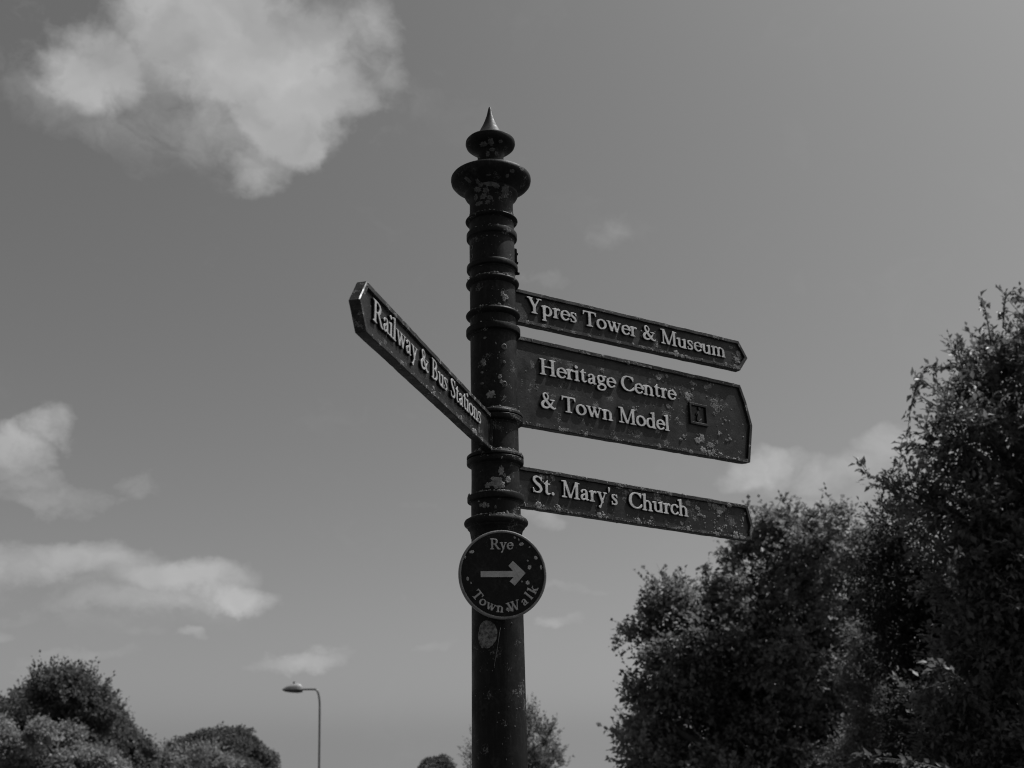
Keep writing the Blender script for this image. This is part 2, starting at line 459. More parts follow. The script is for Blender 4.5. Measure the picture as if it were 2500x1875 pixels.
gl('R', .98).stem(.22, 0, 1).foot(.22).cap(.22, b=.1).st([(.22, .965, .07), (.48, .965, .075), (.66, .87, .14), (.69, .74, .17), (.62, .58, .13), (.46, .51, .07), (.24, .50, .06)]).diag(.50, .52, .83, .05, .18).st([(.80, .07, .12), (.89, .03, .08), (1.0, .03, .05)])
gl('B', .84).stem(.22, 0, 1).st([(.10, .968, .065), (.42, .965, .07), (.58, .88, .13), (.60, .76, .15), (.53, .60, .11), (.40, .535, .065), (.22, .53, .06)]).st([(.40, .535, .06), (.60, .47, .11), (.68, .29, .17), (.60, .10, .12), (.42, .035, .07), (.08, .03, .06)])
gl('S', .72).st([(.60, .76, .055), (.52, .90, .07), (.36, .965, .075), (.19, .90, .12), (.15, .74, .16), (.30, .57, .18), (.48, .43, .18), (.58, .25, .15), (.50, .09, .11), (.33, .035, .075), (.17, .08, .07), (.10, .24, .055)]).poly([(.58, .98), (.62, .98), (.625, .72), (.585, .72)]).poly([(.09, .01), (.13, .01), (.125, .27), (.08, .27)])
gl('W', 1.36).diag(.17, 1, .42, .02, .17).diag(.70, 1, .44, .02, .075).diag(.62, 1, .90, .02, .17).diag(1.20, 1, .93, .02, .075).box(.0, .945, .34, 1).box(.50, .945, .82, 1).box(1.06, .945, 1.35, 1)
gl('o', .68).arc(.34, .33, .265, .30, 0, 360, .165, .07)
gl('e', .60).arc(.33, .33, .25, .30, 8, 322, .165, .06, 20).box(.12, .345, .56, .405)
gl('c', .56).arc(.33, .33, .25, .30, 42, 320, .165, .06, 10).dot(.49, .52, .065)
gl('n', .74).stem(.18, 0, XH - .03).flag(.18, XH).foot(.18, a=.16, b=.15).arc(.37, .42, .195, .20, 0, 150, .15, .07, 0).stem(.565, 0, .43, .155).foot(.565, a=.15, b=.16)
gl('m', 1.12).stem(.18, 0, XH - .03).flag(.18, XH).foot(.18, a=.16, b=.15).arc(.365, .42, .19, .20, 0, 150, .15, .07, 0).stem(.555, 0, .43, .155).foot(.555, a=.15, b=.15).arc(.745, .42, .19, .20, 0, 150, .15, .07, 0).stem(.935, 0, .43, .155).foot(.935, a=.15, b=.16)
gl('h', .74).stem(.18, 0, 1.03).flag(.18, 1.05).foot(.18, a=.16, b=.15).arc(.37, .42, .195, .20, 0, 150, .15, .07, 0).stem(.565, 0, .43, .155).foot(.565, a=.15, b=.16)
gl('r', .50).stem(.18, 0, XH - .03).flag(.18, XH).foot(.18, a=.16, b=.18).st([(.22, .44, .07), (.30, .57, .075), (.40, .615, .11), (.43, .585, .13)])
gl('u', .74).stem(.17, .18, XH - .03, .155).flag(.17, XH).arc(.36, .22, .19, .185, 180, 335, .15, .07, 0).stem(.565, 0, XH - .03, .155).flag(.565, XH).poly([(.50, 0), (.70, 0), (.70, .045), (.60, .09)])
gl('i', .36).stem(.18, 0, XH - .03).flag(.18, XH).foot(.18, a=.16, b=.16).dot(.17, .90, .095)
gl('l', .36).stem(.18, 0, 1.03).flag(.18, 1.05).foot(.18, a=.16, b=.16)
gl('t', .46).stem(.20, .12, .72, .15).poly([(.125, .66), (.125, .70), (.275, .86), (.275, .66)]).box(.04, .595, .42, .66).st([(.20, .16, .15), (.235, .06, .11), (.32, .035, .075), (.42, .09, .045)])
gl('p', .70).stem(.17, -.33, XH - .03).flag(.17, XH).foot(.17, -.34, a=.15, b=.16).arc(.36, .33, .235, .295, -150, 150, .165, .065, -8)
gl('d', .72).stem(.54, .0, 1.03).flag(.54, 1.05).arc(.33, .32, .235, .295, 30, 330, .165, .065, 12).poly([(.50, 0), (.70, 0), (.70, .045), (.60, .09)])
gl('a', .62).st([(.13, .50, .13), (.18, .59, .075), (.31, .63, .07), (.41, .57, .12), (.43, .44, .155), (.43, .16, .155), (.47, .05, .10), (.58, .06, .04)]).st([(.40, .385, .06), (.24, .33, .08), (.13, .22, .14), (.14, .09, .13), (.25, .04, .08), (.40, .12, .06)])
gl('g', .64).arc(.29, .46, .185, .185, 0, 360, .14, .06).st([(.42, .57, .06), (.50, .62, .07), (.60, .625, .10)]).st([(.17, .31, .06), (.12, .22, .08), (.17, .14, .11), (.34, .105, .14), (.50, .06, .13), (.555, -.06, .12), (.48, -.23, .085), (.29, -.295, .07), (.11, -.23, .11), (.08, -.11, .11), (.16, -.01, .075), (.25, .05, .06)])
gl('s', .52).st([(.42, .50, .05), (.36, .60, .065), (.25, .63, .065), (.13, .575, .11), (.13, .46, .13), (.25, .36, .14), (.36, .26, .14), (.39, .15, .12), (.32, .055, .09), (.21, .03, .065), (.11, .075, .06), (.08, .19, .045)]).poly([(.40, .66), (.435, .66), (.44, .46), (.40, .46)]).poly([(.065, 0), (.10, 0), (.10, .20), (.06, .20)])
gl('w', 1.02).diag(.15, XH, .35, .01, .155).diag(.56, XH, .36, .01, .07).diag(.50, XH, .70, .01, .155).diag(.90, XH, .715, .01, .07).box(.01, XH - .045, .29, XH).box(.40, XH - .045, .66, XH).box(.77, XH - .045, 1.01, XH)
gl('y', .70).diag(.16, XH, .37, .03, .16).diag(.57, XH, .22, -.26, .075).box(.01, XH - .045, .31, XH).box(.43, XH - .045, .70, XH).dot(.19, -.25, .07)
gl('k', .72).stem(.18, 0, 1.03).flag(.18, 1.05).foot(.18, a=.16, b=.15).diag(.57, XH, .26, .31, .085).diag(.32, .40, .58, 0, .17).box(.44, XH - .045, .68, XH).foot(.60, a=.13, b=.15)
gl('.', .30).dot(.14, .075, .088)
gl("'", .24).st([(.14, .97, .13), (.13, .86, .10), (.11, .72, .045)])
gl('&', .96).st([(.84, .56, .05), (.70, .54, .06), (.80, .53, .05), (.72, .34, .07), (.57, .13, .08), (.37, .035, .10), (.18, .09, .15), (.13, .25, .17), (.24, .42, .12), (.42, .55, .08), (.50, .72, .09), (.46, .88, .075), (.34, .945, .07), (.23, .86, .10), (.24, .70, .12), (.36, .50, .16), (.54, .28, .17), (.72, .10, .15), (.86, .04, .085), (.94, .10, .045)]).box(.60, .535, .93, .58)
SPACE = .36
def glyph_mesh(c, cap, depth, bevel=.0007):
    """solid letter lying in the XY plane, back at z 0, front at z depth"""
    loops = [simplify(p) for p in contours(*field(GL[c]))]
    cu = bpy.data.curves.new('letter', 'CURVE'); cu.dimensions = '2D'; cu.fill_mode = 'BOTH'
    cu.extrude = depth / 2 - bevel; cu.bevel_depth = bevel; cu.bevel_resolution = 0; cu.offset = -bevel * .6
    for p in loops:
        sp = cu.splines.new('POLY'); sp.points.add(len(p) - 1)
        sp.points.foreach_set('co', np.concatenate([p * cap, np.zeros((len(p), 1)), np.ones((len(p), 1))], 1).astype(np.float32).ravel())
        sp.use_cyclic_u = True
    tmp = bpy.data.objects.new('tmp', cu); COL.objects.link(tmp)
    dg = bpy.context.evaluated_depsgraph_get()
    me = bpy.data.meshes.new_from_object(tmp.evaluated_get(dg))
    bpy.data.objects.remove(tmp); bpy.data.curves.remove(cu)
    me.name = 'letter'
    n = len(me.vertices); co = np.zeros(n * 3, np.float32); me.vertices.foreach_get('co', co); co = co.reshape(-1, 3)
    co[:, 2] += depth / 2
    rng = np.random.RandomState(ord(c)); co[:, :2] += rng.normal(0, cap * .0025, (n, 2))
    me.vertices.foreach_set('co', co.ravel()); me.update()
    return me
MESHES = {}
def letter(c, cap, depth, mats, parent):
    key = (c, cap, depth, mats[0].name)
    if key not in MESHES:
        me = glyph_mesh(c, cap, depth)
        me.materials.clear()
        for m in mats: me.materials.append(m)
        for p in me.polygons: p.material_index = 0 if p.center.z > depth - .0011 else 1
        MESHES[key] = me
    o = bpy.data.objects.new('letter', MESHES[key]); COL.objects.link(o); o.parent = parent
    return o
def text_width(s):
    return sum(SPACE if c == ' ' else GL[c].adv for c in s)
def set_text(s, x0, x1, base, slope, z, cap, depth, mats, parent, rng):
    k = (x1 - x0) / (text_width(s) * cap); x = x0
    for c in s:
        if c == ' ': x += SPACE * cap * k; continue
        o = letter(c, cap, depth, mats, parent)
        o.location = (x, base + slope * (x - x0) + rng.uniform(-.0005, .0005), z)
        o.rotation_euler = (0, 0, math.atan(slope) + rng.uniform(-.012, .012)); o.scale = (k, 1, 1)
        x += GL[c].adv * cap * k

# ------------------------------------------------------------------ the fingerpost
AX, AY = -0.03864, 2.39969          # where the post stands
post = empty('signpost', (AX, AY, 0))
tag(post, 'black cast-iron fingerpost with four raised-letter arms, round plaque and spiked finial', 'signpost')
post.rotation_euler = (0, -.0016 * 0, 0)
SH = [(.0555, 0), (.0548, 1.0), (.0543, 1.6285), (.0522, 1.932), (.0515, 2.07), (.0514, 2.145), (.0502, 2.2), (.0502, 2.33), (.0502, 2.8149)]
V, F = lathe(SH, 72)
o = link('shaft', orient(mesh_np('shaft', V, F, True)), M_POST, post); o.data.set_sharp_from_angle(angle=R(40))
V, F = lathe([(.135, 0), (.135, .03), (.12, .05), (.095, .06), (.09, .25), (.097, .26), (.097, .29), (.088, .3), (.0558, .36)], 64)
o = link('base', orient(mesh_np('base', V, F, True)), M_POST, post); o.data.set_sharp_from_angle(angle=R(35))
def rprof(z):
    zz = [p[1] for p in SH]; rr = [p[0] for p in SH]
    return float(np.interp(z, zz, rr))
def ring(name, prof, mat=M_COLLAR):
    V, F = lathe(prof, 72)
    o = link(name, orient(mesh_np(name, V, F, True)), mat, post); o.data.set_sharp_from_angle(angle=R(32))
    return o
def collar(zc, t, r, kind='band'):
    """moulded collar of thickness t round height zc"""
    z1, z0 = zc + t / 2, zc - t / 2
    s1, s0 = rprof(z1), rprof(z0); i = min(s1, s0) - .003
    if kind == 'band':      # flat band with crisp edges, a small fillet above and a hollow below
        pr = [(i, z1 + .004), (s1 + .0005, z1 + .0032), (s1 + .0016, z1 + .0010), (s1 + .0032, z1 + .0002), (r - .0016, z1 - .0004), (r - .0004, z1 - .0012), (r, z1 - .0026), (r, z0 + .0022), (r - .0006, z0 + .0008), (r - .0020, z0), (s0 + .0030, z0 - .0006), (s0 + .0014, z0 - .0016), (s0 + .0005, z0 - .0042), (i, z0 - .005)]
    elif kind == 'half':    # half-round bead
        pr = [(i, z1 + .003)] + [(s0 + .001 + (r - s0 - .001) * math.sin(math.pi * q) ** .7, z1 - t * q) for q in np.linspace(0.02, .98, 13)] + [(i, z0 - .003)]
    else:                   # two rings with an open joint between them
        m = zc + .001
        pr = [(i, z1 + .005), (s1 + .0006, z1 + .0036), (s1 + .0028, z1 + .0008), (r - .0030, z1 - .0014), (r - .0006, z1 - .0034), (r, z1 - .0052), (r, m + .0020), (r - .0006, m + .0012), (r - .006, m + .0009), (r - .006, m - .0009), (r - .0006, m - .0012), (r, m - .0020), (r, z0 + .0040), (r - .0008, z0 + .0018), (r - .0036, z0), (s0 + .0022, z0 - .0016), (s0 + .0006, z0 - .0050), (i, z0 - .006)]
    return ring('collar', pr)
collar(2.7980, .0095, .0588, 'half')
collar(2.7593, .0150, .0567)
collar(2.6815, .0120, .0569)
collar(2.6442, .0155, .0589, 'half')
collar(2.5690, .0150, .0595, 'half')
collar(2.5300, .0150, .0592)
collar(2.3325, .0245, .0605, 'joint')
collar(2.2425, .0235, .0600, 'joint')
collar(2.1590, .0135, .0593)
ring('base_moulding', [(.046, 2.1225), (.0522, 2.1205), (.0540, 2.1185), (.0590, 2.1175), (.0640, 2.1145), (.0662, 2.1105), (.0664, 2.1075), (.0655, 2.1045), (.0630, 2.1020), (.0600, 2.1008), (.0592, 2.1000), (.0592, 2.0970), (.0580, 2.0955), (.0555, 2.0930), (.0537, 2.0870), (.0524, 2.0780), (.046, 2.074)])
# finial: cup and wide flange, neck, round knob and spike
FP = [(.040, 2.812), (.0490, 2.8149), (.0488, 2.8380), (.0495, 2.8450), (.0530, 2.8530), (.0580, 2.8580), (.0605, 2.8630), (.0600, 2.8680), (.0572, 2.8702), (.0590, 2.8730), (.0680, 2.8785), (.0780, 2.8845), (.0860, 2.8905), (.0900, 2.8955), (.0912, 2.9015), (.0908, 2.9065), (.0888, 2.9095), (.0800, 2.9125), (.0620, 2.9190), (.0450, 2.9275), (.0340, 2.9380), (.0300, 2.9500), (.0298, 2.9640), (.0330, 2.9720), (.0420, 2.9795), (.0500, 2.9855), (.0553, 2.9905), (.0571, 2.9960), (.0567, 3.0015), (.0545, 3.0045), (.0460, 3.0068), (.0360, 3.0088), (.012, 3.012)]
fin = ring('finial', FP)
V, F = lathe([(.0400, 3.0085), (.0345, 3.0150), (.0285, 3.0230), (.0220, 3.0360), (.0172, 3.0460), (.0128, 3.0570), (.0076, 3.0730), (.0047, 3.0870), (.0028, 3.0945), (.0012, 3.0960)], 48)
M_SPIKE = plain('worn_spike_paint', .016, .48, 90, .5, .18)
sp = link('spike', orient(mesh_np('spike', V, F, True)), M_SPIKE, fin)

# point on the shaft or its mouldings: angle measured from the camera side, positive to the right
def on_post(ang, z, h=0.0, r=None):
    rr = (rprof(z) if r is None else r) + h
    return Vector((rr * math.sin(ang), -rr * math.cos(ang), z))
def screw_hole(ang, z, rad=.0048):
    o0 = on_post(ang, z)
    n = Vector((math.sin(ang), -math.cos(ang), 0)); u = Vector((math.cos(ang), math.sin(ang), 0)); w = Vector((0, 0, 1))
    def disc(r0, r1, h0, h1, name, mat, par):
        V = []; k = 20
        for r, h in ((r0, h0), ((r0 + r1) / 2, (h0 + h1) / 2 + .0004), (r1, h1)):
            for t in range(k):
                a = 2 * math.pi * t / k
                p = o0 + u * (r * math.cos(a)) + w * (r * math.sin(a))
                q = p.xy.length; fit = rprof(z) / q
                V.append(Vector((p.x * fit, p.y * fit, p.z)) + n * h)
        i = np.arange(k); j = (i + 1) % k
        F = [np.concatenate([np.stack([i, j, j + k, i + k], 1), np.stack([i + k, j + k, j + 2 * k, i + 2 * k], 1)])]
        if r0 < .001: pass
        return link(name, orient(mesh_np(name, np.array(V), F, True)), mat, par)
    rim = disc(rad, rad * 1.35, .0010, .0002, 'screw_hole_rim', M_EDGE, post)
    disc(.0002, rad, .0003, .0006, 'screw_hole', M_HOLE, rim)
for a, z, r in ((.49, 2.612, .0034), (.49, 2.482, .0050), (.47, 2.398, .0048), (-1.08, 2.725, .0042), (-1.08, 2.704, .0042)): screw_hole(a, z, r)
# the empty bracket on the right of the upper shaft with its two bolts
def bolt(ang, z, r, h, rad):
    V, F = lathe([(rad, 0), (rad, h * .6), (rad * .8, h), (rad * .3, h * 1.05)], 8)
    o = link('bolt', orient(mesh_np('bolt', V, F)), M_COLLAR, post)
    n = Vector((math.sin(ang), -math.cos(ang), 0))
    o.rotation_euler = n.to_track_quat('Z', 'Y').to_euler(); o.location = on_post(ang, z, -.001, r)
bm = bmesh.new(); bmesh.ops.create_cube(bm, size=1)
for v in bm.verts: v.co = Vector((v.co.x * .008, v.co.y * .014, v.co.z * .060))
bmesh.ops.bevel(bm, geom=bm.edges[:], offset=.0015, segments=2, affect='EDGES')
o = link('bracket_plate', from_bm('bracket_plate', bm), M_COLLAR, post); o.location = on_post(1.75, 2.704, .0015); o.rotation_euler = (0, 0, 1.75 - math.pi / 2)
for z in (2.7235, 2.7015): bolt(1.75, z, .0552, .0045, .0042)
bolt(1.62, 2.6725, .054, .0075, .0042)

# ------------------------------------------------------------------ lichen
def lichen_mesh(rng, rad, mapper, lobes=None, thick=.0012, nr=5, na=26):
    """one crusty rosette mapped onto a surface by mapper(u, v, height)"""
    k = lobes or rng.randint(5, 9)
    ph = rng.uniform(0, 6.28, 4); V = [mapper(0, 0, thick * rng.uniform(.2, .9))]
    asp = rng.uniform(.75, 1.3)
    for i in range(1, nr + 1):
        for j in range(na):
            a = 2 * math.pi * j / na
            out = rad * (1 + .16 * math.sin(k * a + ph[0]) + .12 * math.sin((k + 3) * a + ph[1]) + .10 * math.sin(2 * a + ph[2]) + rng.uniform(-.09, .09))
            r = out * (i / nr) ** .9
            h = thick * (.45 + .75 * rng.uniform(0, 1) + .4 * math.sin(11 * a + ph[3] + i)) if i < nr else -.0004
            V.append(mapper(r * math.cos(a) * asp, r * math.sin(a) / asp, h))
    F3 = np.array([(0, 1 + j, 1 + (j + 1) % na) for j in range(na)])
    F4 = np.array([(1 + (i - 1) * na + j, 1 + i * na + j, 1 + i * na + (j + 1) % na, 1 + (i - 1) * na + (j + 1) % na) for i in range(1, nr) for j in range(na)])
    return np.array([tuple(v) for v in V]), F3, F4
def lichen_patch(rng, rad, mapper, parent, thick=.0012, lobes=None):
    V, F3, F4 = lichen_mesh(rng, rad, mapper, lobes, thick)
    return link('lichen_patch', orient(mesh_np('lichen_patch', V, [F3, F4], False)), M_LICHEN, parent)
def crumbs(spots, parent, rng, name='lichen_crumbs'):
    """spots: (mapper, radius); tiny crusts joined into one mass"""
    Vs, F3s, F4s = [], [], []; off = 0
    for mp, rad in spots:
        V, F3, F4 = lichen_mesh(rng, rad, mp, None, rad * .55, 2, 7)
        Vs.append(V); F3s.append(F3 + off); F4s.append(F4 + off); off += len(V)
    return tag(link(name, orient(mesh_np(name, np.concatenate(Vs), [np.concatenate(F3s), np.concatenate(F4s)])), M_LICHEN, parent), kind='stuff')

# ------------------------------------------------------------------ arms
CAP, RELIEF = .0368, .0052
def offset_poly(p, d):
    n = len(p); out = []
    for i in range(n):
        a, b, c = Vector(p[i - 1]), Vector(p[i]), Vector(p[(i + 1) % n])
        e1 = (b - a).normalized(); e2 = (c - b).normalized()
        n1 = Vector((-e1.y, e1.x)); n2 = Vector((-e2.y, e2.x))
        m = (n1 + n2); m = m / max(.2, m.dot(n1))
        out.append(b + m * d)
    return out
def arm(az, outline, mirror, thick=.0185, plate=.0085, rimw=.0100):
    """outline: (distance from post axis, height) counter-clockwise. Local x runs the way the text reads."""
    root = empty('direction_arm', (0, 0, 0)); root.parent = post
    d = Vector((math.cos(az), math.sin(az), 0)); x = -d if mirror else d
    nrm = x.cross(Vector((0, 0, 1)))          # towards the reader
    root.matrix_local = Matrix(((x.x, 0, nrm.x, 0), (x.y, 0, nrm.y, 0), (0, 1, 0, 0), (0, 0, 0, 1)))
    pts = [(-s if mirror else s, z) for s, z in outline]
    if mirror: pts = pts[::-1]
    # dense outline with a slightly wavering, hand-painted edge
    rng = np.random.RandomState(int(abs(az) * 100))
    pts = [Vector(p) for p in pts]
    dense = []
    for i in range(len(pts)):
        a, b = pts[i], pts[(i + 1) % len(pts)]; k = max(1, int((b - a).length / .016))
        for t in range(k): dense.append(a.lerp(b, t / k) + (Vector((0, float(rng.normal(0, .00028)))) if t else Vector((0, 0))))
    inner = offset_poly(dense, rimw); lip = offset_poly(dense, .0016); lip2 = offset_poly(dense, rimw - .0012)
    bm = bmesh.new(); rows = []
    h = thick / 2
    for loop, z in ((dense, -h + .0016), (lip, -h), (lip2, -h), (inner, -plate / 2 - .0006), (inner, plate / 2 + .0006 - .0012), (lip2, h), (lip, h), (dense, h - .0016)):
        rows.append([bm.verts.new((p.x, p.y, z)) for p in loop])
    n = len(dense)
    for a, b in zip(rows, rows[1:] + rows[:1]):
        for i in range(n): bm.faces.new((a[i], a[(i + 1) % n], b[(i + 1) % n], b[i]))
    rim = link('border', from_bm('border', bm, True, 30), M_RIM, root)
    bm = bmesh.new(); pl = offset_poly(pts, rimw * .5)
    f = bm.faces.new([bm.verts.new((p.x, p.y, -plate / 2)) for p in pl])
    e = bmesh.ops.extrude_face_region(bm, geom=[f]); bmesh.ops.translate(bm, verts=[v for v in e['geom'] if isinstance(v, bmesh.types.BMVert)], vec=(0, 0, plate))
    link('panel', from_bm('panel', bm), M_ARM, root)
    return root, plate / 2
LM = [M_LETTER, M_ARM]
def arm_lichen(root, front, spots, n_rail, outline, seed, sign=1, rimtop=.0090):
    """spots: (s, z, radius) rosettes; plus crumbs along the rails"""
    rng = np.random.RandomState(seed)
    s1 = max(p[0] for p in outline) - .03
    up_ = sorted([p for p in outline if p[1] > np.mean([q[1] for q in outline]) + .01]); lo_ = sorted([p for p in outline if p[1] < np.mean([q[1] for q in outline]) - .01])
    zt = lambda s: float(np.interp(s, [p[0] for p in up_], [p[1] for p in up_])); zb = lambda s: float(np.interp(s, [p[0] for p in lo_], [p[1] for p in lo_]))
    def base_at(s, z): return rimtop if (z > zt(s) - .0088 or z < zb(s) + .0088) else front
    def mp(s, z, base):
        def f(u, v, h):
            zz = min(max(z + v, zb(s) - .0004), zt(s) + .0002)
            return (sign * s + u, zz, base + h)
        return f
    for s, z, r in spots: lichen_patch(rng, r * 1.12, mp(s, z, base_at(s, z)), root, .0009 + r * .05)
    sp = []
    for i in range(n_rail):
        s = .06 + (s1 - .06) * rng.beta(1.1, .8)
        c = rng.uniform()
        if c < .5: z = zb(s) + rng.uniform(.001, .0075)
        elif c < .75: z = zt(s) - rng.uniform(.002, .0080)
        else: z = rng.uniform(zb(s) + .014, zt(s) - .014)
        sp.append((mp(s, z, base_at(s, z)), rng.gamma(2, .0005) + .0006))
    for s, z, r in spots:                       # a scatter of young crusts round each big one
        for q in range(8):
            ss, zz = s + rng.normal(0, r * 1.6), z + rng.normal(0, r * 1.2)
            if zb(ss) + .002 < zz < zt(ss) - .002 and ss < s1: sp.append((mp(ss, zz, base_at(ss, zz)), rng.gamma(2, .0006) + .0006))
    crumbs(sp, root, rng)
    # crusts on the lower edge
    sp = []
    for i in range(int(n_rail * .30)):
        s = .07 + (s1 - .07) * rng.uniform(); off = rng.uniform(-.006, .007)
        sp.append(((lambda s, off, z: (lambda u, v, h: (sign * s + u, z - h * .55, off + v * .8)))(s, off, zb(s)), rng.gamma(2, .0006) + .0007))
    crumbs(sp, root, rng, 'edge_lichen')
rngt = np.random.RandomState(5)
# upper right
OT = [(.040, 2.5655), (.7400, 2.5755), (.7705, 2.6140), (.7425, 2.6567), (.040, 2.6470)]
A1, f1 = arm(.6007, OT, False)
set_text('Ypres Tower & Museum', .0865, .6935, 2.5965, .006, f1 - .0003, CAP, RELIEF, LM, A1, rngt)
tag(A1, 'single-line arm reading Ypres Tower & Museum')
arm_lichen(A1, f1, [(.525, 2.578, .0085), (.545, 2.5735, .006), (.560, 2.5775, .004), (.742, 2.622, .0075), (.735, 2.603, .008), (.748, 2.594, .007), (.728, 2.585, .0055), (.744, 2.610, .006), (.690, 2.582, .0045), (.716, 2.6345, .004), (.138, 2.611, .0035), (.43, 2.6165, .0035), (.425, 2.6065, .0045), (.655, 2.5865, .004), (.085, 2.570, .005)], 110, OT, 11)
# middle right, two lines
OM = [(.040, 2.3300), (.7450, 2.3390), (.7620, 2.3420), (.7810, 2.4395), (.7660, 2.5000), (.7490, 2.5432), (.040, 2.5350)]
A2, f2 = arm(.6184, OM, False, rimw=.0105)
tag(A2, 'tall two-line arm reading Heritage Centre & Town Model')
set_text('Heritage Centre', .1165, .5245, 2.4560, .016, f2 - .0003, CAP, RELIEF, LM, A2, rngt)
set_text('& Town Model', .1165, .4975, 2.3775, .010, f2 - .0003, CAP, RELIEF, LM, A2, rngt)
# the raised information square with its italic i, painted over in black
bm = bmesh.new(); q0 = [(.5670, 2.4125), (.6265, 2.4125), (.6265, 2.4665), (.5670, 2.4665)]; rows = []
for dd, z in ((0, f2 - .001), (0, f2 + .0042), (.0008, f2 + .005), (.0054, f2 + .005), (.0062, f2 + .0042), (.0062, f2 - .001)):
    rows.append([bm.verts.new((p.x, p.y, z)) for p in offset_poly(q0, dd)])
for a, b in zip(rows, rows[1:]):
    for i in range(4): bm.faces.new((a[i], a[(i + 1) % 4], b[(i + 1) % 4], b[i]))
link('square_frame', from_bm('square_frame', bm), M_ARM, A2)
GL['info'] = Glyph(.5, .03).st([(.05, .40, .03), (.14, .52, .05), (.26, .60, .10), (.27, .50, .13), (.20, .28, .15), (.17, .12, .15), (.24, .05, .11), (.34, .08, .06), (.46, .22, .03)]).dot(.36, .88, .10)
def info_mesh():
    GL['I'] = GL['info']; me = glyph_mesh('I', .040, .004); me.materials.clear(); me.materials.append(M_ARM); return me
o = bpy.data.objects.new('information_symbol', info_mesh()); COL.objects.link(o); o.parent = A2; o.location = (.5865, 2.4205, f2 - .0003)
arm_lichen(A2, f2, [(.605, 2.381, .0088), (.590, 2.374, .0085), (.631, 2.368, .0085), (.607, 2.3485, .0105), (.622, 2.346, .007), (.566, 2.4805, .0095), (.578, 2.486, .006), (.476, 2.5145, .0085), (.487, 2.5185, .0055), (.585, 2.518, .006), (.632, 2.516, .0065), (.645, 2.521, .0055), (.518, 2.484, .0055), (.500, 2.445, .006), (.462, 2.377, .0055), (.652, 2.452, .0035), (.672, 2.470, .003), (.690, 2.440, .0035), (.700, 2.395, .004), (.665, 2.405, .004), (.655, 2.378, .004), (.545, 2.377, .0045), (.640, 2.351, .006), (.665, 2.348, .006), (.46, 2.3365, .006), (.300, 2.498, .005), (.17, 2.3345, .006), (.24, 2.334, .005), (.33, 2.336, .004), (.205, 2.4105, .004), (.39, 2.4205, .0045), (.56, 2.340, .006), (.72, 2.345, .004)], 300, OM, 12)
# lower right
OB = [(.040, 2.1500), (.7480, 2.1480), (.7600, 2.1500), (.7700, 2.1850), (.7560, 2.2363), (.040, 2.2399)]
A3, f3 = arm(.6401, OB, False)
tag(A3, "single-line arm reading St. Mary's Church, thick with lichen")
set_text("St. Mary's", .0885, .3330, 2.1850, -.002, f3 - .0003, CAP, RELIEF, LM, A3, rngt)
set_text('Church', .3640, .5510, 2.1838, -.002, f3 - .0003, CAP, RELIEF, LM, A3, rngt)
arm_lichen(A3, f3, [(.555, 2.2185, .0075), (.585, 2.2085, .0058), (.605, 2.191, .0045), (.590, 2.194, .0035), (.660, 2.2115, .0105), (.645, 2.224, .0085), (.628, 2.2275, .007), (.675, 2.2215, .007), (.690, 2.2285, .006), (.470, 2.2035, .009), (.458, 2.2165, .008), (.455, 2.2285, .007), (.498, 2.2010, .006), (.375, 2.229, .006), (.36, 2.2195, .0045), (.640, 2.180, .003), (.650, 2.166, .0035), (.672, 2.174, .003), (.705, 2.155, .0085), (.725, 2.153, .006), (.640, 2.1525, .006), (.545, 2.1565, .005), (.530, 2.166, .0045), (.43, 2.158, .005), (.435, 2.170, .004), (.39, 2.1555, .006), (.275, 2.155, .0065), (.29, 2.1585, .005), (.16, 2.1575, .006), (.15, 2.225, .006), (.118, 2.222, .007), (.105, 2.158, .0075), (.34, 2.2285, .005), (.74, 2.200, .004), (.75, 2.215, .004)], 330, OB, 13)
# left, pointing past the camera
OL = [(.044, 2.2490), (.7560, 2.2515), (.7860, 2.2945), (.7560, 2.3359), (.044, 2.3290)]
A4, f4 = arm(4.4591, OL, True, thick=.0185)
tag(A4, 'single-line arm reading Railway & Bus Stations, pointing towards the viewer')
set_text('Railway & Bus Stations', -.7290, -.1315, 2.2826, 0.0, f4 - .0003, CAP, RELIEF, [M_LETTER_DIMMED, M_ARM], A4, rngt)
arm_lichen(A4, f4, [(.175, 2.2545, .006), (.19, 2.2535, .004), (.27, 2.2575, .0035), (.06, 2.254, .004), (.63, 2.327, .0035), (.42, 2.268, .003)], 60, OL, 14, -1)

# ------------------------------------------------------------------ round plaque
pa = .178; PZ = 1.9918; PR = .0880
plq = empty('round_plaque', (0, 0, 0)); plq.parent = post
n = Vector((math.sin(pa), -math.cos(pa), 0)); x = Vector((math.cos(pa), math.sin(pa), 0))
c = n * .0745 + Vector((0, 0, PZ))
plq.matrix_local = Matrix(((x.x, 0, n.x, c.x), (x.y, 0, n.y, c.y), (0, 1, 0, c.z), (0, 0, 0, 1))) @ Matrix.Rotation(R(.6), 4, 'Z')
tag(plq, 'round black plaque with an arrow reading Rye Town Walk')
V, F = lathe([(PR - .0005, -.0105), (PR, -.0095), (PR, -.0015), (PR - .0008, -.0003), (PR - .0040, -.0003), (PR - .0048, -.0012), (PR - .0050, -.0030)], 96)
link('plaque_rim', orient(mesh_np('plaque_rim', V, [F[0]], True)), M_DISC_RIM, plq)
V, F = lathe([(PR - .0015, -.0100), (PR - .0015, -.0022), (PR - .003, -.0020), (.0005, -.0020)], 96)
link('plaque_face', orient(mesh_np('plaque_face', V, F, False)), M_PLAQUE, plq)
V, F = lathe([(.020, -.030), (.020, -.010)], 24)
link('mounting_boss', orient(mesh_np('mounting_boss', V, F)), M_POST, plq)
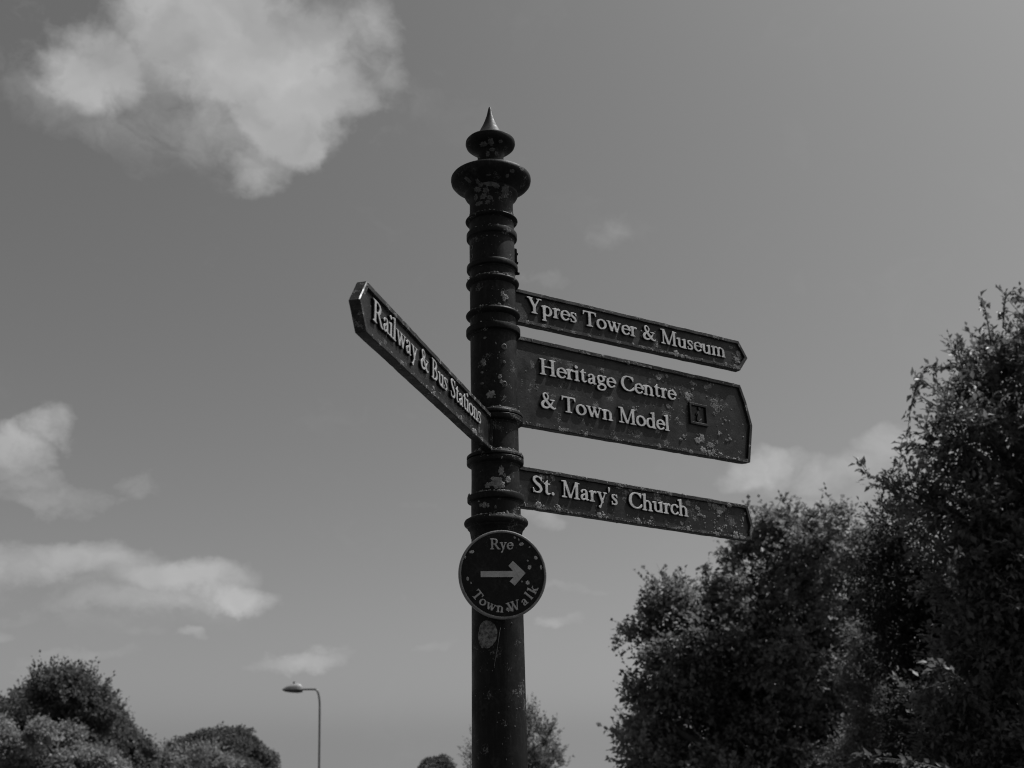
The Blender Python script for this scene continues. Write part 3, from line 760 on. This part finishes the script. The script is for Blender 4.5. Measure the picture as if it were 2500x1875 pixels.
ar = [(-.0445, -.0050), (.0215, -.0050), (.0130, -.0135), (.0230, -.0220), (.0455, .0030), (.0205, .0270), (.0115, .0175), (.0205, .0070), (-.0445, .0065)]
ar = [(x_, y_ - .001) for x_, y_ in ar]
bm = bmesh.new(); f = bm.faces.new([bm.verts.new((p[0], p[1], -.0025)) for p in ar])
e = bmesh.ops.extrude_face_region(bm, geom=[f]); bmesh.ops.translate(bm, verts=[v for v in e['geom'] if isinstance(v, bmesh.types.BMVert)], vec=(0, 0, .0030))
link('arrow', from_bm('arrow', bm), M_LETTER_DULL, plq)
LD = [M_LETTER_DULL, M_LETTER_DULL]
set_text('Rye', -.0250, .0215, .0490, 0, -.0024, .0208, .0030, LD, plq, rngt)
def arc_text(s, cap, rad, a0, a1, parent):
    """letters set out along the rim, opened up to fill the angle"""
    gap = ((a1 - a0) * rad - text_width(s) * cap * 1.06) / (len(s) - 1); x = 0.0
    for c in s:
        w = GL[c].adv * cap * 1.06
        o = letter(c, cap, .0030, LD, parent)
        mid = a0 + (x + w / 2) / rad
        d = Vector((math.cos(mid), math.sin(mid), 0)); t = Vector((-d.y, d.x, 0))
        o.location = d * rad - t * (w / 2) + Vector((0, 0, -.0024))
        o.rotation_euler = (0, 0, math.atan2(t.y, t.x)); o.scale = (1.06, 1, 1)
        x += w + gap
arc_text('Town', .0185, .0752, R(212), R(269), plq)
arc_text('Walk', .0185, .0752, R(277), R(338), plq)
rng = np.random.RandomState(77)
for px, py, r in ((165, 330, 9), (85, 395, 5), (110, 650, 7), (150, 700, 4), (770, 235, 9), (690, 155, 5), (940, 400, 8), (840, 435, 4), (860, 515, 9), (1000, 515, 7), (830, 700, 9), (760, 685, 4), (590, 1015, 10), (870, 270, 4), (740, 180, 4)):
    u0, v0 = (px - 533) / 530 * PR, -(py - 597) / 530 * PR
    lichen_patch(rng, r * PR / 185, (lambda u0, v0: (lambda u, v, h: (u0 + u, v0 + v, -.0020 + h)))(u0, v0), plq, .0007).data.materials[0] = M_CHIP

# ------------------------------------------------------------------ marks and growth on the post itself
def post_mp(ang, z, r=None):
    return lambda u, v, h: tuple(on_post(ang + u / .055, z + v, h, r))
rng = np.random.RandomState(31)
for a, z, rad, r in ((-.42, 2.447, .0075, None), (-.50, 2.400, .0035, None), (-.13, 2.374, .0095, None), (.33, 2.402, .0045, None), (.27, 2.413, .005, None), (.48, 2.447, .0035, None), (-.5, 2.425, .003, None),
                  (.26, 2.209, .0085, None), (.55, 2.1905, .0075, None), (.40, 2.199, .004, None), (.05, 2.1835, .014, None), (.22, 2.180, .010, None), (-.30, 2.1785, .007, None),
                  (-.45, 2.138, .006, None), (-.62, 2.139, .004, None), (-.30, 2.136, .004, None), (.0, 2.1325, .003, None),
                  (.12, 2.4885, .0022, None), (-.35, 2.502, .003, None), (.45, 2.604, .006, None), (.62, 2.598, .007, None), (.52, 2.592, .006, None)):
    lichen_patch(rng, rad, post_mp(a, z, r), post, .0012)
FS = np.concatenate([[0], np.cumsum([math.hypot(b[0] - a[0], b[1] - a[1]) for a, b in zip(FP, FP[1:])])])
def fin_mp(ang, z):
    s0 = float(np.interp(z, [p[1] for p in FP], FS)); r0 = float(np.interp(s0, FS, [p[0] for p in FP]))
    def f(u, v, h):
        s = s0 + v; rr = float(np.interp(s, FS, [p[0] for p in FP])); zz = float(np.interp(s, FS, [p[1] for p in FP]))
        return tuple(on_post(ang + u / r0, zz - h * .4, h, rr))
    return f
for a, z, rad in ((-.80, 2.8800, .0075), (-.50, 2.8735, .006), (-.38, 2.8655, .007), (-.05, 2.8640, .010), (.22, 2.8600, .0075), (.62, 2.8560, .011), (-.55, 2.8560, .008), (-.2, 2.8520, .007), (-.75, 2.8420, .007), (-.35, 2.8400, .008), (-.05, 2.8350, .0065), (-.6, 2.8250, .008), (-.15, 2.8240, .006), (.55, 2.8810, .005), (.62, 2.8890, .0055), (-.05, 2.8800, .004), (-.40, 2.9770, .0080), (.05, 2.9790, .0080), (.55, 2.9820, .005), (.15, 2.9660, .006), (-.2, 2.9560, .006), (.5, 2.9570, .006)):
    lichen_patch(rng, rad, fin_mp(a, z), fin, .0008).data.materials[0] = M_LICHEN_DARK
sp = []
for (zt, r, n_) in ((2.1668, .0575, 150), (2.1175, .060, 260), (2.2555, .0575, 70), (2.3460, .0575, 60), (2.6515, .057, 80), (2.5375, .057, 50), (2.576, .057, 50), (2.7668, .055, 40), (2.802, .056, 70), (2.2405, .0597, 50), (2.113, .0645, 120)):
    for i in range(int(n_ * .65)):
        a = rng.normal(.15, .75); sp.append((post_mp(a, zt - abs(rng.normal(0, .0022)), r - abs(rng.normal(0, .0022))), rng.gamma(2, .0006) + .0006))
for i in range(170):
    sp.append((post_mp(rng.normal(.2, .7), rng.uniform(1.63, 2.80)), rng.gamma(1.5, .0004) + .0005))
crumbs(sp, post, rng)
# faded round sticker
V = [tuple(on_post(-.40, 1.8785, .0008))]; na = 48; asp = 1.33
pol = []
for j in range(na):
    a = 2 * math.pi * j / na
    rr = .0205 * (1 + .03 * math.sin(3 * a + 1) + rng.uniform(-.015, .015))
    if math.pi * .95 < a < 1.35 * math.pi: rr *= 1.10
    pol.append((rr * math.cos(a), rr * math.sin(a) * asp))
for fr in (.35, .7, .97, 1.0):
    for (u, v) in pol: V.append(tuple(on_post(-.40 + u * fr / .0525, 1.8785 + v * fr, .0008 if fr < .99 else -.0002)))
F3 = np.array([(0, 1 + j, 1 + (j + 1) % na) for j in range(na)])
F4 = np.array([(1 + i * na + j, 1 + (i + 1) * na + j, 1 + (i + 1) * na + (j + 1) % na, 1 + i * na + (j + 1) % na) for i in range(3) for j in range(na)])
tag(link('sticker_residue', orient(mesh_np('sticker_residue', np.array(V), [F3, F4], True)), M_RESIDUE, post), 'faded round remains of a sticker below the plaque')
# threads of spider web
th = []
for a0, z0, a1, z1 in ((.12, 1.890, -.14, 1.812), (.33, 1.918, .20, 1.905)):
    P_ = [on_post(a0 + (a1 - a0) * t, z0 + (z1 - z0) * t + .002 * math.sin(9 * t), .0006) for t in np.linspace(0, 1, 14)]
    th.append((np.array([tuple(p) for p in P_]), np.full(14, .00022)))
V, F = tubes(th, 4); link('web_thread', mesh_np('web_thread', V, F), M_THREAD, post)

# ------------------------------------------------------------------ street lamp
lx, ly = -7.60, 47.0
lamp = empty('street_lamp', (lx, ly, 0))
tag(lamp, 'slim galvanised street lamp with a short bent arm and flat lantern, beyond the trees', 'street lamp')
pp = [(0, 0, 0), (0, 0, 1.2), (0, 0, 1.25), (-.02, 0, 2.5), (-.06, 0, 4.35), (-.075, 0, 4.70), (-.11, 0, 4.95), (-.175, 0, 5.12), (-.25, 0, 5.185), (-.40, 0, 5.195), (-.95, 0, 5.20)]
rd = [.075, .075, .050, .042, .040, .040, .040, .040, .040, .038, .036]
P_ = catmull(pp, 5); rr = np.interp(np.linspace(0, 1, len(P_)), np.linspace(0, 1, len(rd)), rd)
V, F = tubes([(P_, rr)], 14)
link('pole', orient(mesh_np('pole', V, F, True)), M_GALV, lamp)
# lantern: a shallow canopy that tapers to the nose, over a darker bowl
bm = bmesh.new(); rows = []
for t, w, top, bot in ((0, .02, .01, -.03), (.06, .075, .06, -.05), (.25, .14, .16, -.055), (.5, .17, .225, -.06), (.75, .17, .25, -.065), (.92, .15, .22, -.07), (1.0, .10, .15, -.06)):
    xx = -1.55 + .77 * t; row = []
    for a in np.linspace(0, math.pi, 11): row.append(bm.verts.new((xx, w * math.cos(a), 5.19 + top * math.sin(a) ** .8)))
    rows.append(row)
for a, b in zip(rows, rows[1:]):
    for i in range(10): bm.faces.new((a[i], a[i + 1], b[i + 1], b[i]))
    bm.faces.new((a[0], b[0], b[10], a[10]))
for r_ in (rows[0], rows[-1]): bm.faces.new(r_)
lan = link('lantern', from_bm('lantern', bm, True, 40), M_LAMP, lamp)
bm = bmesh.new(); rows = []
for t, w, d in ((0.03, .03, .01), (.15, .11, .06), (.45, .15, .10), (.8, .15, .12), (1.02, .11, .10), (1.06, .05, .02)):
    xx = -1.55 + .77 * t; rows.append([bm.verts.new((xx, w * math.cos(a), 5.187 - d * math.sin(a))) for a in np.linspace(0, math.pi, 9)])
for a, b in zip(rows, rows[1:]):
    for i in range(8): bm.faces.new((a[i], a[i + 1], b[i + 1], b[i]))
    bm.faces.new((a[0], b[0], b[8], a[8]))
for r_ in (rows[0], rows[-1]): bm.faces.new(r_)
link('bowl', from_bm('bowl', bm, True, 40), M_LENS, lan)
V, F = lathe([(.045, 5.40), (.045, 5.46), (.038, 5.49), (.02, 5.505)], 14)
V = V + np.array([-1.09, 0, 0]); link('photocell', orient(mesh_np('photocell', V, F, True)), M_LENS, lan)

# ------------------------------------------------------------------ trees
def unit(a): return a / (np.linalg.norm(a, axis=-1, keepdims=True) + 1e-9)
def leaves(rng, pos, dirs, L, W, fold=.25, fine=True, size_var=.28):
    """one folded leaf blade per position, growing along dirs"""
    n = len(pos)
    d = unit(dirs); up = unit(np.stack([rng.normal(0, .55, n), rng.normal(0, .55, n), np.full(n, 1.0)], 1))
    s = unit(np.cross(d, up)); nn = np.cross(s, d)
    k = np.clip(np.exp(rng.normal(0, size_var, n)), .5, 1.6)[:, None]; l = L * k; w = W * k * rng.uniform(.8, 1.2, (n, 1))
    fo = fold * rng.uniform(.3, 1.6, (n, 1)); cu = rng.uniform(-.1, .35, (n, 1))
    if fine:
        a = pos; m1 = pos + d * l * .5 - nn * l * cu * .25; t = pos + d * l - nn * l * cu
        b1 = pos + d * l * .45 + s * w / 2 + nn * w * fo; b2 = pos + d * l * .45 - s * w / 2 + nn * w * fo
        V = np.stack([a, b1, t, b2, m1], 1).reshape(-1, 3)
        o = (np.arange(n) * 5)[:, None]
        F = np.concatenate([o + np.array([[0, 1, 4]]), o + np.array([[1, 2, 4]]), o + np.array([[2, 3, 4]]), o + np.array([[3, 0, 4]])])
    else:
        a = pos; t = pos + d * l - nn * l * cu
        b1 = pos + d * l * .5 + s * w / 2 + nn * w * fo; b2 = pos + d * l * .5 - s * w / 2 + nn * w * fo
        V = np.stack([a, b1, t, b2], 1).reshape(-1, 3)
        o = (np.arange(n) * 4)[:, None]
        F = np.concatenate([o + np.array([[0, 1, 2]]), o + np.array([[0, 2, 3]])])
    return V, F
def tree(name, label, lobes, base, seed, mat, n_clusters, twigs, per_twig, twig_len, L, W, fine, up=.5, spread=.6, group=None, trunk_r=.16, shell=.5, rough_=.16, sprigs=(), cat='tree', twig_r=.004, inset=.55, tuft=0, tuft_n=0):
    rng = np.random.RandomState(seed)
    root = empty(name, (base[0], base[1], 0)); tag(root, label, cat, group)
    B = np.array([base[0], base[1], 0.0]); lob = np.array(lobes, float); C_ = lob[:, :3] - B; Rr = np.maximum(lob[:, 3:] - twig_len * inset, lob[:, 3:] * .3)
    top = C_[:, 2].max()
    # trunk and limbs
    lean = C_[:, :2].mean(0) * .35
    tp = np.array([[0, 0, -.1], [lean[0] * .15, lean[1] * .15, top * .2], [lean[0] * .45, lean[1] * .45, top * .45], [lean[0] * .8, lean[1] * .8, top * .7], [lean[0], lean[1], top * .9]])
    tpd = catmull(tp, 5); paths = [(tpd, np.linspace(trunk_r, trunk_r * .25, len(tpd)))]
    for c in C_:
        z0 = max(.15 * top, min(.8 * top, c[2] - .45 * np.linalg.norm(c[:2] - lean) - .2)); a = np.array([np.interp(z0, tpd[:, 2], tpd[:, 0]), np.interp(z0, tpd[:, 2], tpd[:, 1]), z0])
        mid = (a + c) / 2 + rng.normal(0, .06, 3) * np.linalg.norm(c - a) + np.array([0, 0, -.05]) * np.linalg.norm(c - a)
        q = catmull([a, mid, c], 5); paths.append((q, np.linspace(trunk_r * .4, trunk_r * .10, len(q))))
    V, F = tubes(paths, 7); link('trunk', mesh_np('trunk', V, F, True), M_BARK, root)
    # leaf clusters through the crown
    wts = (Rr.prod(1)) ** (2 / 3); cnt = np.maximum(3, (n_clusters * wts / wts.sum())).astype(int)
    cp, cd, cc = [], [], []
    for c, r, k in zip(C_, Rr, cnt):
        d = unit(rng.normal(0, 1, (k, 3)))
        bump = 1 + rough_ * np.sin(d[:, 0] * 5 + c[0] * 9) * np.cos(d[:, 2] * 6 + c[2] * 7) + rng.normal(0, .03, k)
        fr = (shell + (1 - shell) * rng.uniform(0, 1, k) ** .6) * bump
        cp.append(c + d * r * fr[:, None]); cd.append(unit(d * np.array([1, 1, 1]) + np.array([0, 0, up]) + rng.normal(0, .3, (k, 3)))); cc.append(np.repeat(c[None], k, 0))
    cp, cd, cc = np.concatenate(cp), np.concatenate(cd), np.concatenate(cc)
    keep = cp[:, 2] > .3
    cp, cd, cc = cp[keep], cd[keep], cc[keep]
    n = len(cp)
    sub = []
    for i in range(0, n, 2 if fine else 3):
        m = (cp[i] + cc[i]) / 2 + rng.normal(0, .05, 3) * np.linalg.norm(cp[i] - cc[i])
        sub.append((np.array([cc[i], m, cp[i]]), np.array([twig_r * 3, twig_r * 2, twig_r])))
    # twigs
    if tuft:            # dense rounded tufts of leaves
        q = rng.normal(0, 1, (n, tuft_n, 3)); q *= np.minimum(1, 1.5 / (np.linalg.norm(q, axis=2, keepdims=True) + 1e-9))
        sz = tuft * np.exp(rng.normal(0, .25, (n, 1, 1)))
        tp_ = (cp[:, None] + q * sz * np.array([1, 1, .8])).reshape(-1, 3)
        tdir = (q + rng.normal(0, .6, q.shape) + np.array([0, 0, .2])).reshape(-1, 3)
    td = unit(np.repeat(cd, twigs, 0) + rng.normal(0, spread, (n * twigs, 3)))
    t0 = np.repeat(cp, twigs, 0) + rng.normal(0, .12, (n * twigs, 3)) * twig_len
    tl = twig_len * np.clip(np.exp(rng.normal(0, .28, n * twigs)), .5, 1.35) * .9
    bend = np.clip(rng.normal(0, .25, (n * twigs, 3)), -.45, .45) + np.array([0, 0, .15 * up])
    u = np.linspace(.12, 1, per_twig)
    pos = t0[:, None] + td[:, None] * (tl[:, None, None] * u[None, :, None]) + bend[:, None] * (tl[:, None, None] * (u ** 2)[None, :, None])
    ld = td[:, None] * .8 + bend[:, None] * .5 + rng.normal(0, .62, (n * twigs, per_twig, 3))
    ld[:, -1] = td + bend
    pos = pos.reshape(-1, 3) + rng.normal(0, .004, (n * twigs * per_twig, 3)); ld = ld.reshape(-1, 3)
    if tuft: pos, ld = np.concatenate([pos, tp_]), np.concatenate([ld, tdir])
    if fine:
        for i in range(0, n * twigs, 2):
            q = t0[i] + td[i] * tl[i] * np.array([[0], [.5], [1]]) + bend[i] * tl[i] * np.array([[0], [.25], [1]]); sub.append((q, np.array([twig_r, twig_r * .8, twig_r * .4])))
    for pts in sprigs:      # single shoots that stand clear of the crown
        q = catmull(np.array(pts) - B, 7); sub.append((q, np.linspace(twig_r * 2.2, twig_r * .6, len(q))))
        k = len(q); rep = 3
        seg = np.repeat(q[2:], rep, 0) + rng.normal(0, .02, ((k - 2) * rep, 3)); tdir = unit(np.gradient(q, axis=0))[2:]
        pos = np.concatenate([pos, seg]); ld = np.concatenate([ld, np.repeat(tdir, rep, 0) + rng.normal(0, .6, seg.shape)])
    V, F = tubes(sub, 4 if fine else 3); tag(link('branches', mesh_np('branches', V, F, True), M_BARK, root), kind='stuff')
    V, F = leaves(rng, pos, ld, L, W, fine=fine and not tuft)
    tag(link('crown', mesh_np('crown', V, [F]), mat, root), kind='stuff')
    return root
L_NEAR = leaf_mat('leaf_near', .115, .38, .42, .45)
L_MID = leaf_mat('leaf_mid', .16, .42, .5, .35)
L_PALE = leaf_mat('leaf_pale', .17, .42, .55)
L_DARK = leaf_mat('leaf_dark', .028, .15, .6)
L_FAR = leaf_mat('leaf_far', .085, .42, .55)
L_FARPALE = leaf_mat('leaf_far_pale', .18, .42, .55)
TREES = {
  'N': [(5.06, 10.43, 5.17, 0.61, 0.65, 0.69), (4.6, 10.7, 5.03, 0.41, 0.44, 0.47), (3.97, 10.05, 4.37, 0.33, 0.38, 0.4), (4.59, 10.32, 4.17, 0.66, 0.63, 0.63), (3.59, 10.18, 3.93, 0.27, 0.26, 0.25), (3.87, 10.13, 3.73, 0.39, 0.37, 0.36), (4.15, 10.22, 3.24, 0.6, 0.57, 0.53), (4.68, 10.36, 3.07, 0.89, 0.85, 0.89), (4.11, 10.41, 2.5, 0.6, 0.57, 0.6), (3.76, 10.53, 1.93, 0.39, 0.4, 0.42), (4.31, 10.43, 1.72, 0.86, 0.82, 0.69), (5.73, 10.67, 4.24, 0.8, 1.01, 1.07), (5.33, 10.23, 2.52, 1.04, 1.15, 1.21), (4.11, 10.84, 0.96, 0.87, 0.83, 0.7)],
  'M': [(3.96, 17.86, 5.03, 0.59, 0.56, 0.53), (4.46, 16.96, 4.76, 0.65, 0.62, 0.56), (3.32, 18.11, 4.4, 0.53, 0.51, 0.53), (2.33, 17.86, 4.01, 0.52, 0.5, 0.46), (1.85, 17.82, 3.71, 0.31, 0.29, 0.23), (2.8, 17.63, 3.38, 0.9, 0.85, 0.84), (3.77, 17.35, 3.5, 1.01, 0.96, 1.01), (5.01, 18.26, 3.95, 0.88, 1.13, 1.19), (2.11, 17.56, 2.97, 0.47, 0.56, 0.59), (1.73, 17.49, 2.72, 0.24, 0.25, 0.26), (2.63, 18.27, 2.25, 1.0, 0.95, 0.79), (3.8, 18.06, 2.16, 1.2, 1.14, 1.08), (1.8, 17.2, 1.9, 0.4, 0.43, 0.46), (4.87, 18.03, 2.14, 0.9, 1.02, 1.08), (2.7, 17.31, 1.08, 1.24, 1.18, 1.01), (4.39, 18.63, 0.73, 1.51, 1.43, 1.21)],
  'P': [(3.95, 13.53, 3.02, 0.23, 0.24, 0.25), (4.21, 13.6, 3.38, 0.12, 0.13, 0.14), (3.8, 13.4, 2.65, 0.23, 0.26, 0.27), (3.95, 13.51, 2.26, 0.32, 0.34, 0.36), (3.85, 13.7, 1.75, 0.41, 0.39, 0.41), (3.73, 13.7, 1.11, 0.53, 0.51, 0.53)],
  'D': [(4.09, 12.44, 4.05, 0.26, 0.33, 0.35), (3.97, 12.31, 3.51, 0.36, 0.43, 0.45), (4.05, 12.44, 2.98, 0.38, 0.44, 0.47), (4.08, 12.36, 2.31, 0.35, 0.47, 0.5), (4.02, 12.36, 1.57, 0.41, 0.58, 0.61), (4.53, 12.21, 3.23, 0.46, 0.6, 0.63), (4.98, 12.44, 2.59, 0.63, 0.8, 0.84), (4.61, 12.15, 1.63, 0.6, 0.61, 0.64), (5.21, 12.23, 3.77, 0.47, 0.61, 0.64)],
  'T1': [(-15.4, 40.89, 4.77, 1.17, 1.12, 0.88), (-17.1, 43.48, 4.24, 1.31, 1.25, 1.1), (-14.41, 40.83, 4.05, 1.03, 0.98, 1.03), (-17.75, 43.67, 4.12, 0.81, 0.77, 0.81), (-17.58, 41.95, 3.69, 0.84, 0.87, 0.91), (-15.67, 42.45, 3.2, 1.49, 1.41, 1.13), (-17.22, 43.06, 2.23, 1.71, 1.62, 1.42), (-15.06, 42.07, 1.26, 1.8, 1.71, 1.52), (-18.62, 41.19, 3.02, 1.51, 1.43, 1.37)],
  'T3': [(-18.74, 56.57, 4.05, 1.1, 1.04, 1.1), (-17.2, 54.33, 3.08, 0.99, 0.94, 0.94), (-19.6, 56.28, 4.15, 0.94, 1.07, 1.13), (-16.42, 53.17, 2.28, 0.88, 0.83, 0.79), (-15.97, 53.43, 3.03, 0.25, 0.37, 0.39), (-18.08, 55.38, 1.98, 1.64, 1.56, 1.46), (-17.86, 55.12, 0.44, 2.16, 2.05, 1.62)],
  'T2': [(-12.2, 31.15, 2.99, 0.42, 0.4, 0.36), (-12.03, 32.56, 2.93, 0.54, 0.52, 0.43), (-13.06, 31.88, 2.52, 0.58, 0.55, 0.58), (-11.4, 32.45, 2.4, 0.54, 0.51, 0.41), (-10.96, 32.96, 2.25, 0.49, 0.47, 0.38), (-12.19, 32.08, 2.06, 0.95, 0.91, 0.69), (-13.65, 32.0, 3.0, 0.43, 0.51, 0.53), (-11.74, 31.14, 1.17, 1.43, 1.36, 0.92)],
  'T4': [(-15.56, 63.49, 3.18, 2.57, 2.44, 1.26), (-16.43, 63.87, 3.73, 1.11, 1.05, 0.55), (-14.86, 63.48, 3.97, 1.31, 1.25, 0.59), (-13.1, 62.12, 2.83, 0.93, 0.88, 0.86), (-16.73, 60.93, 2.88, 1.01, 0.96, 0.85), (-14.43, 60.05, 1.73, 2.77, 2.63, 1.48), (-14.55, 61.72, 0.39, 3.03, 2.88, 1.82)],
  'T5': [(-10.08, 39.27, 2.56, 0.59, 0.56, 0.36), (-10.97, 40.0, 2.24, 0.56, 0.53, 0.37), (-9.64, 39.99, 2.19, 0.66, 0.63, 0.4), (-11.44, 39.45, 2.59, 0.09, 0.17, 0.18), (-10.25, 39.46, 1.45, 1.3, 1.23, 0.78)],
  'T6': [(-8.82, 130.81, 2.83, 1.99, 1.89, 1.47), (-8.67, 128.56, 1.44, 2.54, 2.41, 1.69)],
  'T7': [(0.53, 51.04, 3.92, 0.61, 0.68, 0.72), (1.05, 50.56, 3.24, 0.71, 0.67, 0.67), (-0.3, 51.89, 3.44, 0.95, 0.9, 0.95), (-1.45, 52.67, 3.07, 0.79, 0.75, 0.7), (0.71, 51.76, 2.46, 1.28, 1.22, 0.72), (1.87, 51.96, 2.31, 0.45, 0.42, 0.34), (-1.95, 50.54, 2.59, 0.37, 0.41, 0.44), (-0.34, 51.96, 1.56, 1.71, 1.62, 1.03), (-1.92, 53.33, 2.17, 0.53, 0.5, 0.32)],
}
tree('fruit_tree', 'tall leafy tree at the right edge with separate pointed leaves and loose shoots', TREES['N'], (4.75, 10.5), 1, L_NEAR, 1650, 7, 9, .25, .060, .030, True, .3, .9, trunk_r=.17, shell=.25, inset=.25,
     sprigs=[[(3.42, 10.3, 4.04), (3.3, 10.25, 4.07), (3.15, 10.2, 4.13), (3.09, 10.2, 4.26)], [(3.57, 10.4, 3.8), (3.29, 10.3, 3.85), (3.31, 10.3, 4.04), (3.43, 10.3, 4.25)], [(4.04, 10.3, 4.79), (3.82, 10.2, 4.94), (3.72, 10.2, 5.0), (3.61, 10.2, 4.77), (3.53, 10.2, 4.43)], [(4.55, 10.5, 5.42), (4.55, 10.5, 5.75), (4.54, 10.5, 5.9)], [(4.25, 10.5, 5.22), (4.23, 10.5, 5.38), (4.24, 10.5, 5.51)], [(4.0, 10.5, 4.82), (3.76, 10.4, 4.95), (3.78, 10.4, 5.13)], [(4.69, 10.5, 5.62), (4.76, 10.5, 5.92), (4.86, 10.5, 5.96), (5.0, 10.5, 5.85)], [(4.03, 10.6, 5.05), (4.02, 10.6, 5.26), (3.94, 10.6, 5.26)], [(3.38, 9.4, 2.29), (3.14, 9.3, 2.23), (2.98, 9.3, 2.2), (2.9, 9.3, 2.29)], [(3.44, 9.4, 2.29), (3.26, 9.3, 2.38), (3.14, 9.3, 2.41)], [(3.24, 9.2, 1.6), (2.92, 9.1, 1.68), (2.68, 9.1, 1.72), (2.49, 9.1, 1.73)], [(3.54, 9.6, 2.98), (3.5, 9.5, 3.13), (3.57, 9.5, 3.3)]])
tree('broad_tree', 'broad bushy tree behind the lowest right arm with clustered leaves', TREES['M'], (3.7, 17.9), 2, L_MID, 1800, 3, 8, .27, .064, .050, True, .6, .6, trunk_r=.26, shell=.5, rough_=.24, inset=.15, tuft=.100, tuft_n=58)
tree('pale_shrub', 'pale feathery tall shrub between the broad tree and the tree at the right edge', TREES['P'], (3.9, 13.6), 3, L_PALE, 700, 7, 9, .15, .028, .013, False, .8, .6, trunk_r=.06, shell=.35, cat='shrub', inset=.2, tuft=.05, tuft_n=20)
tree('dark_yew', 'very dark narrow evergreen in the gap before the right-edge tree', TREES['D'], (4.1, 12.4), 4, L_DARK, 1700, 7, 9, .22, .040, .016, False, .2, .6, trunk_r=.08, shell=.3, inset=0)
tree('oak_tree', 'large dark round-topped tree at the far left', TREES['T1'], (-15.9, 42.3), 5, L_FAR, 1700, 4, 8, .42, .10, .075, False, 1.0, .40, trunk_r=.3, rough_=.22, inset=.35, tuft=.14, tuft_n=40)
tree('lime_tree', 'dark tree sloping down to the right behind the round-topped tree', TREES['T3'], (-18.2, 55.4), 6, L_FAR, 1300, 2, 7, .34, .11, .09, False, .8, .45, trunk_r=.3, inset=.25, tuft=.15, tuft_n=55)
tree('silver_tree', 'pale grey-leaved low tree in front of the far-left trees', TREES['T2'], (-12.0, 32.0), 7, L_FARPALE, 950, 2, 5, .20, .07, .052, False, .7, .6, trunk_r=.15, inset=.25, tuft=.11, tuft_n=60)
tree('domed_tree', 'dark dome-shaped tree left of the street lamp', TREES['T4'], (-14.8, 62.0), 8, L_FAR, 2000, 1, 4, .22, .11, .09, False, .45, .7, trunk_r=.3, shell=.7, inset=.4, tuft=.16, tuft_n=60)
tree('young_tree', 'light fine-leaved small tree in front of the dome-shaped tree', TREES['T5'], (-10.3, 39.6), 9, L_FARPALE, 260, 6, 7, .32, .11, .045, False, .8, .6, trunk_r=.1, inset=.3)
tree('distant_tree', 'tiny round treetop just left of the post at the lower edge', TREES['T6'], (-8.7, 129.5), 10, L_FAR, 500, 1, 4, .3, .2, .16, False, .4, .6, trunk_r=.3, shell=.7, inset=.4, tuft=.25, tuft_n=60)
tree('poplar_tree', 'feathery upswept tree standing behind the post', TREES['T7'], (-.1, 51.8), 11, L_FAR, 300, 6, 10, .55, .10, .05, False, 1.4, .30, trunk_r=.18, shell=.35, inset=.5)
